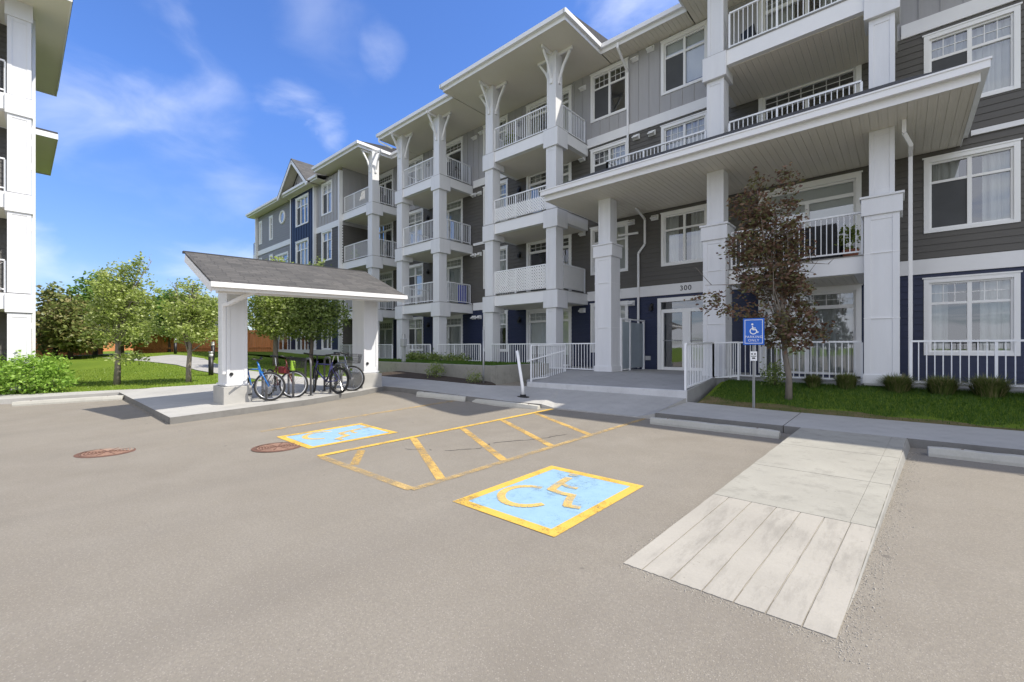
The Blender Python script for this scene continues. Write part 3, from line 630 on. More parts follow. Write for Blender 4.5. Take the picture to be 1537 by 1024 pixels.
def bracket_set(col, x, y, zt, hw):
    for dx, dy in ((-1, 0), (1, 0), (0, -1)):
        m = MB(); a = Vector((x + dx * hw, y + dy * hw, zt - 1.02)); b = Vector((x + dx * (hw + .48), y + dy * (hw + .48), zt - .12))
        mid = (a + b) / 2 + Vector((-dx * .05, -dy * .05, .03))
        m.bar(a, mid, .065, .085, (dx, dy, .2)); m.bar(mid, b, .064, .084, (dx, dy, .2)); m.bar((x + dx * hw, y + dy * hw, zt - .05), (x + dx * (hw + .58), y + dy * (hw + .58), zt - .05), .07, .10)
        m.box(a.x - .05, a.x + .05, a.y - .05, a.y + .05, zt - 1.16, zt - .98); m.build('bracket', 'trim', col)

# ------------------------------------------------------------------ the main building
B = tag(empty('apartment_building', (-12, 15.2, .7)), 'long four storey grey and navy apartment block with white balcony towers and entrance canopy', 'apartment building')
YW = 15.2
PW = Plane((0, YW, 0), (1, 0, 0), (0, -1, 0))
FL = [.75, 3.70, 6.67, 9.64]
WB = [(1.36, 3.27), (4.42, 6.28), (7.47, 9.37), (10.47, 12.36)]
DB = [(.77, 3.24), (3.72, 6.30), (6.69, 9.33), (9.66, 12.33)]
ops = []; wins = []
def addw(a, b, fl, cur, grids=True, screen=True, z=None):
    c, e = z or WB[fl]; ops.append((a, b, c, e)); wins.append(('w', a, b, c, e, cur, grids, screen))
def addd(a, b, fl, cur, grids=True):
    c, e = DB[fl]; ops.append((a, b, c, e)); wins.append(('d', a, b, c, e, cur, grids, False))
for x0, cs in ((.43, ('halfdrape', 'halfdrape', 'drape', 'blind')), (-9.25, ('blind', 'drape', 'drape', None)), (3.6, ('blind',) * 4)):
    for fl in range(4): addw(x0, x0 + 1.61, fl, cs[fl], fl != 1, fl > 0)
for fl, c in ((1, 'halfdrape'), (2, 'drape'), (3, 'blind')): addw(-6.37, -4.77, fl, c, fl == 2, fl == 3)
for fl in range(4): addd(-3.29, -.8, fl, ('drape', 'blind', None, 'halfdrape')[fl], fl != 1)
for fl in range(4): addd(-12.57, -10.16, fl, ('blind', None, 'halfdrape', 'halfdrape')[fl])
for fl in range(4): addw(-15.3, -13.7, fl, ('blind', 'drape', 'drape', 'halfdrape')[fl], True, False)
for fl in range(4): addd(-19.2, -16.8, fl, ('drape', 'drape', 'drape', None)[fl], True)
for fl in range(4): addw(-21.7, -20.09, fl, ('blind', 'blind', 'drape', 'blind')[fl], fl != 1, fl != 2)
for fl in range(4): addd(-25.0, -23.05, fl, ('blind', 'blind', 'halfdrape', None)[fl])
ops.append((-6.5, -4.3, .76, 3.30))
XL, XR = -25.3, 14
m = MB(); wall(m, PW, XL, XR, .6, 3.42, ops, 'lap'); reveal(m, PW, [o for o in ops if o[3] < 3.5], -.12); m.build('lower_wall', 'navy', B)
m = MB(); wall(m, PW, XL, XR, 3.42, 9.5, ops, 'lap'); reveal(m, PW, [o for o in ops if 3.5 < o[3] < 9.6], -.12); m.build('middle_wall', 'grey_lap', B)
m = MB(); wall(m, PW, XL, XR, 9.5, 12.6, ops, 'batten'); reveal(m, PW, [o for o in ops if o[3] > 9.6], -.12); m.build('upper_wall', 'light_board', B)
for z0, z1, segs in ((3.40, 3.77, ((-25.3, -21.9), (-19.65, -16.1), (-16.0, -13.2), (-9.4, -4.15), (-4.15, 14))), (9.5, 9.85, ((-16.0, -13.25), (-9.4, -4.1), (-.0, 14))), (6.62, 6.74, ((-16.0, -13.25), (1.25, 14)))):
    for a, b in segs:
        m = MB(); m.box(a + .003, b - .003, YW - .05, YW - .0005, z0, z1); m.build('trim_band', 'trim', B)
m = MB()
for x in (-16.02, -13.28): m.box(x - .06, x + .06, YW - .055, YW - .001, .77, 12.44)
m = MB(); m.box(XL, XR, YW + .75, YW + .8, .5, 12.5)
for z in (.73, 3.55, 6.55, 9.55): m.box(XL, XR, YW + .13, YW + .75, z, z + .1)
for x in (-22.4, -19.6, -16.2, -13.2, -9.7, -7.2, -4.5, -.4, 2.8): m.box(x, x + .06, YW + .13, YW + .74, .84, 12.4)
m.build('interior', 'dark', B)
for k, a, b, c, e, cur, grids, scr in wins:
    if k == 'w': window(B, PW, a, b, c, e, cur, grids, scr)
    else: sliding_door(B, PW, a, b, c, e, cur, grids)
# entrance door
m = MB(); a, b, c, e = -6.5, -4.3, .77, 3.30
pbox(m, PW, a, a + .12, c, e, -.02, .04); pbox(m, PW, b - .12, b, c, e, -.02, .04); pbox(m, PW, a + .12, b - .12, e - .14, e, -.02, .038)
pbox(m, PW, a + .12, b - .12, 2.78, 2.9, -.1, -.015); pbox(m, PW, -5.56, -5.44, .8, 2.78, -.1, -.012); pbox(m, PW, a + .12, b - .12, .77, .87, -.1, -.013)
for x in (a + .12, -5.64, -5.44, b - .2): pbox(m, PW, x, x + .08, .87, 2.78, -.095, -.018)
D = m.build('entrance_door', 'vinyl', B)
m = MB(); m.poly([PW(a + .1, .8, -.07), PW(b - .1, .8, -.07), PW(b - .1, 3.2, -.07), PW(a + .1, 3.2, -.07)]); m.build('pane', 'glass', D)
for x0, x1 in ((-6.3, -5.64), (-5.36, -4.5)):
    m = MB(); m.tube([PW(x0, 1.8, .02), PW(x1, 1.8, .02)], .012); m.build('handle', 'steel', D)
def text(body, size, loc, rot, mat, name, par, ext=.004, align='CENTER'):
    cu = bpy.data.curves.new(name, 'FONT'); cu.body = body; cu.size = size; cu.extrude = ext; cu.align_x = align; cu.align_y = 'CENTER'; cu.space_character = 1.15
    tmp = bpy.data.objects.new(name, cu); COL.objects.link(tmp); dg = bpy.context.evaluated_depsgraph_get(); dg.update()
    me = bpy.data.meshes.new_from_object(tmp.evaluated_get(dg)); bpy.data.objects.remove(tmp); me.materials.clear(); me.materials.append(M[mat])
    o = bpy.data.objects.new(name, me); COL.objects.link(o); o.parent = par
    o.location = Vector(loc) - par.location; o.rotation_euler = rot; return o
text("300", .24, (-5.5, YW - .056, 3.585), (rad(90), 0, 0), 'number', 'house_number', B, .008)
# left wing: wall flush with the balconies' fronts
YL = 13.1
PL = Plane((0, YL, 0), (1, 0, 0), (0, -1, 0)); PB = Plane((0, YL - .16, 0), (1, 0, 0), (0, -1, 0))
lops = [(-27.95, -26.56, 10.0, 12.0), (-27.95, -26.56, 7.05, 8.98), (-27.95, -26.56, 4.1, 5.95), (-27.95, -26.56, 1.4, 3.1)]
m = MB(); wall(m, PL, -28.84, -25.3, 9.35, 12.3, lops, 'batten'); m.build('upper_wall', 'light_board', B)
m = MB(); wall(m, PL, -28.84, -25.3, 3.4, 9.0, lops, 'lap'); m.build('middle_wall', 'grey_lap', B)
m = MB(); wall(m, PL, -28.84, -25.3, .6, 3.4, lops, 'lap'); m.build('lower_wall', 'navy', B)
m = MB(); m.box(-28.84, -25.3, YL - .04, YL - .001, 8.99, 9.36); m.build('trim_band', 'trim', B)
for o in lops: window(B, PL, *o, cur='blind', grids=o[2] > 9, screen=True, mull=1)
bops = [(-31.5, -29.5, z, z + 1.95) for z in (9.88, 6.9, 3.9, 1.2)]
m = MB(); wall(m, PB, -32.3, -28.84, .6, 12.2, bops, 'batten'); m.box(-32.3, -32.25, YL - .16, YL, .6, 12.2); m.box(-28.86, -28.84, YL - .158, YL + .01, .6, 12.2); m.build('navy_bay', 'navy', B)
for o in bops: window(B, PB, *o, cur='blind', grids=False, screen=True, mull=2)
rops = [(-36.74, -36.05, 9.86, 11.67), (-38.88, -38.27, 9.86, 11.67), (-36.74, -36.05, 6.9, 8.7), (-38.88, -38.27, 6.9, 8.7), (-35.4, -33.2, 7.0, 8.5), (-35.4, -33.2, 1.2, 3.3), (-38.2, -36.2, 1.2, 3.3)]
m = MB(); wall(m, PL, -39.25, -32.3, 9.35, 12.3, rops, 'lap'); m.build('upper_wall', 'mid_lap', B)
m = MB(); wall(m, PL, -39.25, -32.3, .6, 3.4, rops, 'lap'); m.box(-39.25, -39.2, YL - .02, YL, .6, 3.4); m.build('lower_wall', 'navy', B)
m = MB(); m.box(-39.27, -25.3, YL - .2, YL - .021, .6, 1.42); m.build('base_trim', 'trim', B)
m = MB(); wall(m, PL, -39.25, -32.3, 3.4, 9.0, rops, 'lap'); m.build('middle_wall', 'mid_lap', B)
m = MB(); m.box(-39.27, -32.3, YL - .05, YL - .001, 8.99, 9.36); m.build('trim_band', 'trim', B)
for o in rops: window(B, PL, *o, cur='blind', grids=False, screen=False, mull=1 if o[1] - o[0] > 1 else 0, transom=.3)
for x in (-39.22, -32.36, -28.78, -25.36):
    m = MB(); m.box(x - .07, x + .07, YL - .19, YL + .05, .6, 12.25); m.build('corner_board', 'trim', B)
m = MB(); m.torus((-34.18, YL - .03, 11.17), .44, .075, 'y', 28, 6); rw = m.build('round_window', 'vinyl', B, smooth=True)
m = MB(); m.poly([(-34.18 + .43 * math.cos(a * .2618), YL - .025, 11.17 + .43 * math.sin(a * .2618)) for a in range(24)]); m.build('pane', 'glass', rw)
m = MB(); m.poly([(-34.18 + .43 * math.cos(a * .2618), YL - .019, 11.17 + .43 * math.sin(a * .2618)) for a in range(24)]); m.build('blind', 'blind', rw)
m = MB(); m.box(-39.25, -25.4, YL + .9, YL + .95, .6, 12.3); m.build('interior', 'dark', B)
# side walls: the recess at the third tower and the building's west end
PS = Plane((-25.3, 0, 0), (0, 1, 0), (1, 0, 0))
m = MB(); wall(m, PS, YL, YW, .6, 9.0, [], 'lap'); m.build('side_wall', 'grey_lap', B)
m = MB(); wall(m, PS, YL, YW, 9.0, 12.5, [], 'batten'); m.build('side_wall', 'light_board', B)
m = MB(); m.box(-39.25, -39.2, YL, 30, .5, 12.3); m.box(XR, XR + .05, YW, 30, .5, 12.6); m.box(-39.25, XR, 30, 30.05, .5, 12.6); m.build('rear_wall', 'mid_lap', B)
# far west balcony ends
for z in (9.3, 6.3):
    m = MB(); m.box(-40.6, -39.27, YL + .1, YL + 2, z - .35, z); bl = m.build('balcony', 'trim', B); railing(bl, [(-39.3, YL + .15), (-40.55, YL + .15), (-40.55, YL + 1.9)], z + .08, z + 1.0)

def boards(m, x0, x1, y0, y1, z, w=.152):      # tongue and groove soffit boards
    x = x0
    while x < x1 - .01:
        e = min(x + w - .007, x1); m.box(x, e, y0, y1, z, z + .0115); x += w
# roofs: (x0, x1, front y, soffit z)
SOF = 12.45
secs = [(-22.0, -20.5, 14.4), (-20.5, -14.62, 12.65), (-14.62, -8.34, 12.08), (-8.34, -5.2, 14.4), (-5.2, 1.12, 11.65), (1.12, 2.3, 14.4), (2.3, 15, 12.9), (-27.3, -22.0, 12.3)]
def roof_sec(x0, x1, yf, zs, nbr):
    m = MB(); m.m = 0; m.box(x0 + .02, x1 - .02, yf + .02, YW + .1, zs + (.012 if x0 > -9 else 0), zs + .03)
    if x0 > -9 and x1 < 5: boards(m, x0 + .02, x1 - .02, yf + .02, YW - .001, zs)
    m.m = 1           # soffit
    m.m = 1
    m.box(x0, x1, yf, yf + .02, zs - .02, zs + .24)                                             # fascia board
    m.box(x0 - .02, x1 + .02, yf - .12, yf - .001, zs + .12, zs + .27)                          # gutter
    for x, yn, sgn in ((x0, nbr[0], -1), (x1, nbr[1], 1)):
        if yn > yf + .05:
            m.box(min(x, x + sgn * -.02), max(x, x + sgn * -.02), yf + .02, yn, zs - .02, zs + .24)
            m.box(min(x + sgn * .001, x + sgn * .10), max(x + sgn * .001, x + sgn * .10), yf - .12, yn - .13, zs + .121, zs + .269)
    m.m = 2; e = .0
    zr = zs + .275; yb = 21.0
    m.prism([(x0 - .05, yf - .1), (x1 + .05, yf - .1), (x1 + .05, yb), (x0 - .05, yb)], zs + .245, [zr, zr, zr + .16 * (yb - yf), zr + .16 * (yb - yf)])
    return m.build('roof', ['soffit', 'trim', 'shingle_dark'], B)
order = sorted(secs)
for i, (x0, x1, yf) in enumerate(order):
    l_ = order[i - 1][2] if i else 12.9; r_ = order[i + 1][2] if i < len(order) - 1 else 12.9
    roof_sec(x0, x1, yf, SOF + .002 * i, (l_, r_))
m = MB(); m.m = 0; m.box(-39.8, -27.3, 12.5, YL + .3, 12.12, 12.15); m.m = 1; m.box(-39.8, -27.3, 12.48, 12.5, 12.1, 12.32); m.box(-39.82, -27.28, 12.37, 12.479, 12.2, 12.34); m.box(-39.82, -39.8, 12.5, 20, 12.1, 12.33)
m.m = 2; m.prism([(-39.85, 12.4), (-27.3, 12.4), (-27.3, 21), (-39.85, 21)], 12.325, [12.345, 12.345, 13.7, 13.7]); m.build('roof', ['soffit', 'trim', 'shingle_dark'], B)
# gable over the navy bay
gx, gz, gw = -30.62, 14.05, 2.0
m = MB(); m.m = 0; m.poly([(gx - gw, 12.94, 12.2), (gx + gw, 12.94, 12.2), (gx, 12.94, gz - .1)])
for k in range(-4, 5):
    u = gx + k * .4; h = (1 - abs(k * .4) / gw) * (gz - 12.3); m.box(u - .02, u + .02, 12.915, 12.939, 12.2, 12.2 + max(.05, h - .1))
m.m = 1
for s in (-1, 1):
    a = Vector((gx + s * (gw + .35), 12.28, 11.98)); b = Vector((gx, 12.28, gz)); m.bar(a, b, .05, .22, (0, 0, 1))
    m.m = 2; n_ = Vector((0, 0, .12)); m.hexa([a + n_ + Vector((0, -.03, 0)), b + n_ + Vector((0, -.03, 0)), b + n_ + Vector((0, 6, 0)), a + n_ + Vector((0, 6, 0)), a + n_ * 1.6 + Vector((0, -.03, 0)), b + n_ * 1.6 + Vector((0, -.03, 0)), b + n_ * 1.6 + Vector((0, 6, 0)), a + n_ * 1.6 + Vector((0, 6, 0))])
    m.m = 3; m.poly([a + Vector((0, .03, .08)), b + Vector((0, .03, .08)), b + Vector((0, .65, .08)), a + Vector((0, .65, .08))]); m.m = 1
m.box(gx - gw, gx + gw, 12.88, 12.914, 12.05, 12.22)
m.build('gable', ['light_board', 'trim', 'shingle', 'soffit'], B)
# balcony towers
def column(x0, x1, y0, y1, z0, z1, mat='white', panels=True, name='column'):
    m = MB(); m.box(x0, x1, y0, y1, z0, z1)
    if panels:
        panel_face(m, x0, x1, z0 + .02, z1 - .02, y0)
    return m.build(name, mat, B, bevel=.008)
def tower(xl, xr, yf=13.1, lattice=(), left=True):
    cw = .45; cols = ((xl + .1, xl + .1 + cw), (xr - .06 - cw, xr - .06))
    for i, z in enumerate(FL[1:]):
        m = MB(); m.m = 0; m.box(xl, xr, yf, YW - .01, z - .44, z - .02); m.m = 2; m.box(xl - .02, xr + .02, yf - .02, YW - .012, z - .019, z); m.m = 1
        m.box(xl + .2, xr - .2, yf + .2, YW - .03, z - .447, z - .441)
        bl = m.build('balcony', ['trim', 'soffit', 'oldcon'], B)
        for a, b in (cols if left else cols[1:]):
            m = MB(); m.box(a - .10, b + .10, yf - .06, yf + cw + .16, z - .68, z - .03); m.build('capital', 'white', bl, bevel=.01)
        railing(bl, [(cols[0][1] + .02 if left else xl + .06, yf + .12), (cols[1][0] - .02, yf + .12)], z + .08, z + 1.0)
        railing(bl, [(xr - .1, yf + cw + .02), (xr - .1, YW - .1)], z + .08, z + 1.0)
        if left: railing(bl, [(xl + .1, yf + cw + .02), (xl + .1, YW - .1)], z + .08, z + 1.0)
        if i in lattice:
            m = MB(); x0, x1 = cols[0][1] + .03, cols[1][0] - .03; zb, zt = z + .1, z + (.62 if i == 1 else .95)
            y = yf + .085; st = .115; k = x0 - (zt - zb)
            while k < x1:
                for s in (1, -1):
                    xa, xb = (k, k + zt - zb); za, zz = (zb, zt) if s > 0 else (zt, zb)
                    fa, fb = max(0, (x0 - xa) / (xb - xa)), min(1, (x1 - xa) / (xb - xa))
                    if fb > fa: m.bar((xa + (xb - xa) * fa, y - .004 * s, za + (zz - za) * fa), (xa + (xb - xa) * fb, y - .004 * s, za + (zz - za) * fb), .006, .045, (0, 1, 0)) if False else m.bar((xa + (xb - xa) * fa, y - .004 * s, za + (zz - za) * fa), (xa + (xb - xa) * fb, y - .004 * s, za + (zz - za) * fb), .045, .007, (0, 1, 0))
                k += st
            m.build('lattice', 'vinyl', bl)
            if i == 0:
                m = MB(); m.box(xr - .075, xr - .07, yf + cw + .05, YW - .2, z + .1, z + .95); m.build('screen', 'blind', bl)
    for a, b in (cols if left else cols[1:]):
        for z0, z1 in ((.75, FL[1] - .68), (FL[1] + .001, FL[2] - .68), (FL[2] + .001, FL[3] - .68)): column(a, b, yf, yf + cw, z0, z1)
        c = column(a + .02, b - .02, yf + .02, yf + cw - .02, FL[3] + .001, SOF + .005); bracket_set(c, (a + b) / 2, yf + cw / 2, SOF, cw / 2 - .02)
tower(-13.2, -9.38, lattice=(0, 1))
tower(-19.65, -16.06)
tower(-25.28, -21.85, left=False)
# entrance bay columns and balconies
EC = ((-4.15, -3.56), (-.63, -.02))
for a, b in ((-7.61, -7.01),) + EC:
    c = column(a, b, 12.76, 13.36, .70, 4.55); mid = (a + b) / 2
    m = MB(); m.box(a - .05, b + .05, 12.71, 13.41, 4.52, 4.9); m.box(a - .08, b + .08, 12.68, 13.44, 4.9, 4.95); m.build('capital', 'white', c, bevel=.008)
    m = MB(); m.box(a - .03, b + .03, 12.73, 13.39, .74, .95); m.build('base', 'white', c, bevel=.008)
    for zj in (2.2, 3.66): m = MB(); m.box(a - .005, b + .005, 12.742, 13.365, zj, zj + .014); m.build('joint_trim', 'trim', c)
    column(mid - .22, mid + .22, 12.85, 13.29, 4.951, 6.45)
for a, b in EC:
    mid = (a + b) / 2; column(mid - .225, mid + .225, 12.85, 13.3, 6.68, FL[3] - .68)
    c = column(mid - .21, mid + .21, 12.87, 13.28, FL[3], SOF + .01)
for i, z in enumerate(FL[1:]):
    y0 = 13.0 if i == 0 else 12.8
    m = MB(); x0, x1 = (-3.55, -.64) if i == 0 else ((-4.1, -.07) if i == 2 else (-7.3, -.07))
    m.m = 0; m.box(x0, x1, y0, YW - .01, z - (.19 if i == 1 else .42), z - .02); m.m = 1
    if i != 1: boards(m, x0 + .2, x1 - .2, y0 + .16, YW - .03, z - .432)
    m.m = 2; m.box(x0, x1, y0 - .02, YW - .012, z - .019, z)
    bl = m.build('balcony', ['trim', 'soffit', 'oldcon'], B)
    if i == 2:
        for a, b in EC:
            mid = (a + b) / 2; m = MB(); m.box(mid - .31, mid + .31, 12.74, 13.42, z - .68, z - .03); m.build('capital', 'white', bl, bevel=.01)
    railing(bl, [(-3.5, y0 + .1), (-.68, y0 + .1)], z + .08, z + 1.03)
    if i == 1:
        railing(bl, [(-7.25, 12.92), (-4.13, 12.92)], z + .08, z + 1.03); railing(bl, [(-7.25, 12.92), (-7.25, YW - .1)], z + .08, z + 1.03)
# canopy
cx0, cx1, cy = -8.95, 1.17, 11.7
m = MB(); m.m = 0; m.box(cx0 + .08, cx1 - .1, cy + .02, YW - .02, 6.452, 6.47)
boards(m, cx0 + .08, cx1 - .1, cy + .02, YW - .02, 6.44)
m.m = 1; m.box(cx0 + .06, cx1 - .08, cy, cy + .019, 6.42, 6.60); m.box(cx0 + .06, cx0 + .079, cy + .02, YW - .02, 6.42, 6.6); m.box(cx1 - .099, cx1 - .08, cy + .02, YW - .02, 6.42, 6.6)
m.box(cx0 - .03, cx1 + .03, cy - .06, YW - .021, 6.60, 6.63)
m.box(cx0 - .03, cx1 + .03, cy - .14, cy - .061, 6.58, 6.75); m.box(cx0 - .05, cx1 + .05, cy - .16, cy - .06, 6.72, 6.755)
m.m = 2
m.prism([(cx0 - .02, cy - .06), (cx1 + .02, cy - .06), (cx1 - 1.15, 12.84), (cx0 + 1.2, 12.84)], 6.631, [6.77, 6.77, 7.42, 7.42])
m.prism([(cx1 + .02, cy - .06), (cx1 + .02, YW - .03), (cx1 - 1.15, YW - .03), (cx1 - 1.15, 12.84)], 6.632, [6.77, 6.77, 7.42, 7.42])
m.prism([(cx0 - .02, YW - .03), (cx0 - .02, cy - .06), (cx0 + 1.2, 12.84), (cx0 + 1.2, YW - .03)], 6.632, [6.77, 6.77, 7.42, 7.42])
m.build('canopy', ['soffit', 'trim', 'shingle_dark'], B)
# downspouts
def downspout(pts, w=.075):
    m = MB()
    for a, b in zip(pts, pts[1:]): m.bar(a, b, w, w * .8, (0, 1, 0))
    return m.build('downspout', 'trim', B, bevel=.008)
yd = YW - .08
downspout([(-6.95, 11.9 + 2.5, 6.44), (-6.95, yd, 6.2), (-6.95, yd, 5.3), (-7.2, yd, 5.0), (-7.2, yd, .8)])
downspout([(-7.2, yd - .01, 5.75), (-8.0, yd - .01, 5.78)])
downspout([(.05, 12.62, 6.44), (.05, 12.62, 6.15), (.16, 12.9, 5.95), (.16, 13.45, 5.9), (.16, 13.46, .75)])
downspout([(-7.62, 14.34, 12.5), (-7.62, 14.34, 12.3), (-7.62, yd, 11.8), (-7.62, yd, 7.4)])
downspout([(-20.4, 12.58, 12.5), (-20.4, 12.58, 12.3), (-19.8, 13.0, 11.9)])
# sidewall vents, lights
def vent(x, z, y=YW):
    m = MB(); m.box(x - .13, x + .13, y - .06, y - .001, z - .09, z + .09); m.prism([(x - .11, y - .2), (x + .11, y - .2), (x + .11, y - .05), (x - .11, y - .05)], [z - .05, z - .05, z - .08, z - .08], [z - .02, z - .02, z + .08, z + .08]); m.build('wall_vent', 'vinyl', B)
for x in (-9.62, -15.95, -15.55):
    for z in (3.05, 6.15, 9.15): vent(x, z)
for x, z in ((-9.6, 12.0), (-7.35, 12.2), (-6.75, 12.3), (-7.3, 9.3), (-6.7, 9.25), (-6.6, 6.2), (-7.5, 6.2), (-7.5, 3.2), (-15.9, 12.0), (-15.4, 12.1)): vent(x, z)
def lamp(x, z, y=YW):
    m = MB(); m.box(x - .06, x + .06, y - .04, y - .001, z - .10, z + .12); m.box(x - .05, x + .05, y - .16, y - .04, z - .12, z + .02); m.tube([(x, y - .10, z + .02), (x, y - .10, z + .12), (x, y - .04, z + .14)], .014, 6); m.build('wall_lamp', 'black', B)
lamp(-6.72, 3.0)
for x in (-12.95, -19.6): [lamp(x, z + 2.05) for z in FL]
m = MB(); m.box(-6.95, -6.75, YW - .05, YW - .017, 1.1, 1.25); m.build('wall_vent', 'meter', B)

# ------------------------------------------------------------------ the building on the left
LB = tag(empty('apartment_building', (-22, -4, .2)), 'white pillared apartment corner cut by the left edge of the photo, grey roof overhang', 'apartment building')
x0, x1 = -20.75, -20.2
PE = Plane((-22.0, 0, 0), (0, 1, 0), (1, 0, 0))
m = MB(); wall(m, PE, -16, .2, .2, 12.4, [], 'lap'); m.box(-40, -22.02, -16, .2, .2, 12.4); m.build('wall', 'grey_lap', LB)
for yc in (.09, -4.5):
    for zz0, zz1 in ((.25, 2.6), (3.22, 5.72), (6.28, 8.66), (9.24, 11.6)):
        m = MB(); m.box(x0, x1, yc - .25, yc + .25, zz0, zz1); w = .1
        m.box(x1 + .0005, x1 + .012, yc - .25, yc - .15, zz0, zz1); m.box(x1 + .0005, x1 + .012, yc + .15, yc + .25, zz0, zz1); m.box(x1 + .0005, x1 + .011, yc - .15, yc + .15, zz1 - .12, zz1)
        m.build('column', 'white', LB, bevel=.008)
    for z in (3.22, 6.28, 9.24, 12.2):
        m = MB(); m.box(x0 - .05, x1 + .05, yc - .3, yc + .28, z - .6, z - .03); m.build('capital', 'white', LB, bevel=.01)
for z in (3.22, 6.28, 9.24):
    m = MB(); m.m = 0; m.box(-22, x1 - .02, -4.6, .12, z - .5, z - .02); m.m = 1; m.box(-21.9, x1 - .25, -4.5, -.2, z - .508, z - .501); bl = m.build('balcony', ['trim', 'soffit'], LB)
    railing(bl, [(x1 - .1, -.2), (x1 - .1, -4.2)], z + .08, z + 1.0)
    if z < 4:
        m = MB()
        for k in range(30):
            y = -.25 - k * .12
            m.bar((x1 - .07, y, z + .1), (x1 - .07, y - .8, z + .9), .006, .04, (1, 0, 0)); m.bar((x1 - .064, y - .8, z + .1), (x1 - .064, y, z + .9), .006, .04, (1, 0, 0))
        m.build('lattice', 'vinyl', bl)
m = MB(); m.m = 0; m.box(-26.5, -18.95, -16, 1.13, 12.12, 12.15); m.m = 1; m.box(-26.55, -18.9, 1.13, 1.16, 12.08, 12.34); m.box(-18.95, -18.9, -16, 1.13, 12.08, 12.34); m.box(-26.55, -26.5, .3, 1.13, 12.08, 12.34)
m.m = 2; m.prism([(-26.6, -16), (-18.85, -16), (-18.85, 1.2), (-26.6, 1.2)], 12.345, [12.6, 12.4, 12.4, 12.6]); m.build('roof', ['soffit', 'trim', 'shingle_dark'], LB)
m = MB(); m.m = 0; m.box(-39, -32, -2, 1.42, 12.12, 12.15); m.m = 1; m.box(-39.05, -31.95, 1.42, 1.45, 12.08, 12.34); m.box(-39.05, -39, .3, 1.42, 12.08, 12.34); m.box(-32, -31.95, .3, 1.42, 12.08, 12.34); m.m = 2; m.box(-39, -32, -2, 1.44, 12.345, 12.45); m.build('roof', ['soffit', 'trim', 'shingle_dark'], LB)
m = MB(); m.bar((-20.95, .40, 12.1), (-20.95, .40, .3), .08, .08); m.build('downspout', 'trim', LB)
for z in (2.2, 3.0, 5.5, 8.4, 7.6):
    m = MB(); m.box(-22.4, -22.1, .2, .42, z, z + .2); m.build('wall_vent', 'vinyl', LB)

# ------------------------------------------------------------------ bike shelter
SH = tag(empty('bike_shelter', (-11.8, 5, .3)), 'open white two pillar shelter with brown shingle gable roof over parked bicycles', 'bike shelter')
def zs_(y): return .045 * (y - 2.5) / 4.6 * 2.5
ex, rxx, wx = -10.3, -12.33, -14.36; y0, y1 = 2.58, 7.15; ze0, ze1 = 2.86, 2.985; rr = .86
m = MB()
a, b, c, d = Vector((ex + .05, y0, ze0 - .02)), Vector((ex + .05, y1, ze1 - .02)), Vector((rxx - .06, y1, ze1 + rr + .02)), Vector((rxx - .06, y0, ze0 + rr + .02)); t = Vector((0, 0, .035))
m.hexa([a, b, c, d, a + t, b + t, c + t, d + t]); rf = m.build('roof', 'shingle', SH)
m = MB(); m.bar((rxx - .05, y0 - .02, ze0 + rr + .03), (rxx - .05, y1 + .02, ze1 + rr + .03), .12, .05); m.build('ridge_cap', 'shingle_dark', rf)
m = MB()
m.m = 1
m.bar((ex, y0 + .02, ze0 - .09), (ex, y1 - .02, ze1 - .09), .025, .15); m.bar((ex + .065, y0 - .02, ze0 - .05), (ex + .065, y1 + .02, ze1 - .05), .10, .10)
m.bar((rxx, y0 + .02, ze0 + rr - .12), (rxx, y1 - .02, ze1 + rr - .12), .025, .2)
for yy, zz in ((y0 + .02, ze0), (y1 - .02, ze1)): m.bar((ex, yy, zz - .11), (rxx, yy, zz + rr - .11), .035, .17)
m.m = 0
m.poly([(ex, y0 + .04, ze0 - .15), (ex, y1 - .04, ze1 - .15), (rxx, y1 - .04, ze1 + rr - .15), (rxx, y0 + .04, ze0 + rr - .15)])
m.m = 1
for xx, zz in ((-10.75, 2.87), (-11.9, 3.33)): m.bar((xx, y0 + .22, zz - .02), (xx, y1 - .22, zz + .11), .16, .30)
m.build('eave', ['soffit', 'trim'], SH)
def shel_col(xc, yc, w, d, zb):
    m = MB(); m.box(xc - d / 2, xc + d / 2, yc - w / 2, yc + w / 2, zb + .42, 3.06)
    e = .07; s = .0008
    for ya in (yc - w / 2, yc + w / 2 - e): m.box(xc + d / 2 + s, xc + d / 2 + .014, ya, ya + e, zb + .42, 2.93)
    m.box(xc + d / 2 + s, xc + d / 2 + .013, yc - w / 2 + e, yc + w / 2 - e, zb + .42, zb + .58)
    m.box(xc - d / 2 - .03, xc + d / 2 + .03, yc - w / 2 - .03, yc + w / 2 + .03, zb + .44, zb + .48)
    c = m.build('pillar', 'white', SH, bevel=.006)
    m = MB(); m.box(xc - d / 2 - .08, xc + d / 2 + .08, yc - w / 2 - .08, yc + w / 2 + .08, zb - .2, zb + .42); m.build('plinth', 'concrete', c, bevel=.012)
    m = MB(); m.tube([(xc + d / 2, yc - .12, zb + .7), (xc + d / 2 + .03, yc - .12, zb + .7)], .04, 10); m.build('outlet', 'black', c)
shel_col(-11.66, 3.36, .42, .62, .25); shel_col(-11.42, 6.60, .44, .62, .41)
m = MB(); m.bar((-10.26, 3.45, 2.80), (-11.28, 3.17, 2.52), .085, .075); m.bar((-11.40, 3.11, 2.54), (-11.40, 3.11, .95), .075, .07); m.bar((-11.26, 3.17, 2.53), (-11.42, 3.11, 2.50), .085, .075); m.build('downspout', 'trim', SH, bevel=.01)

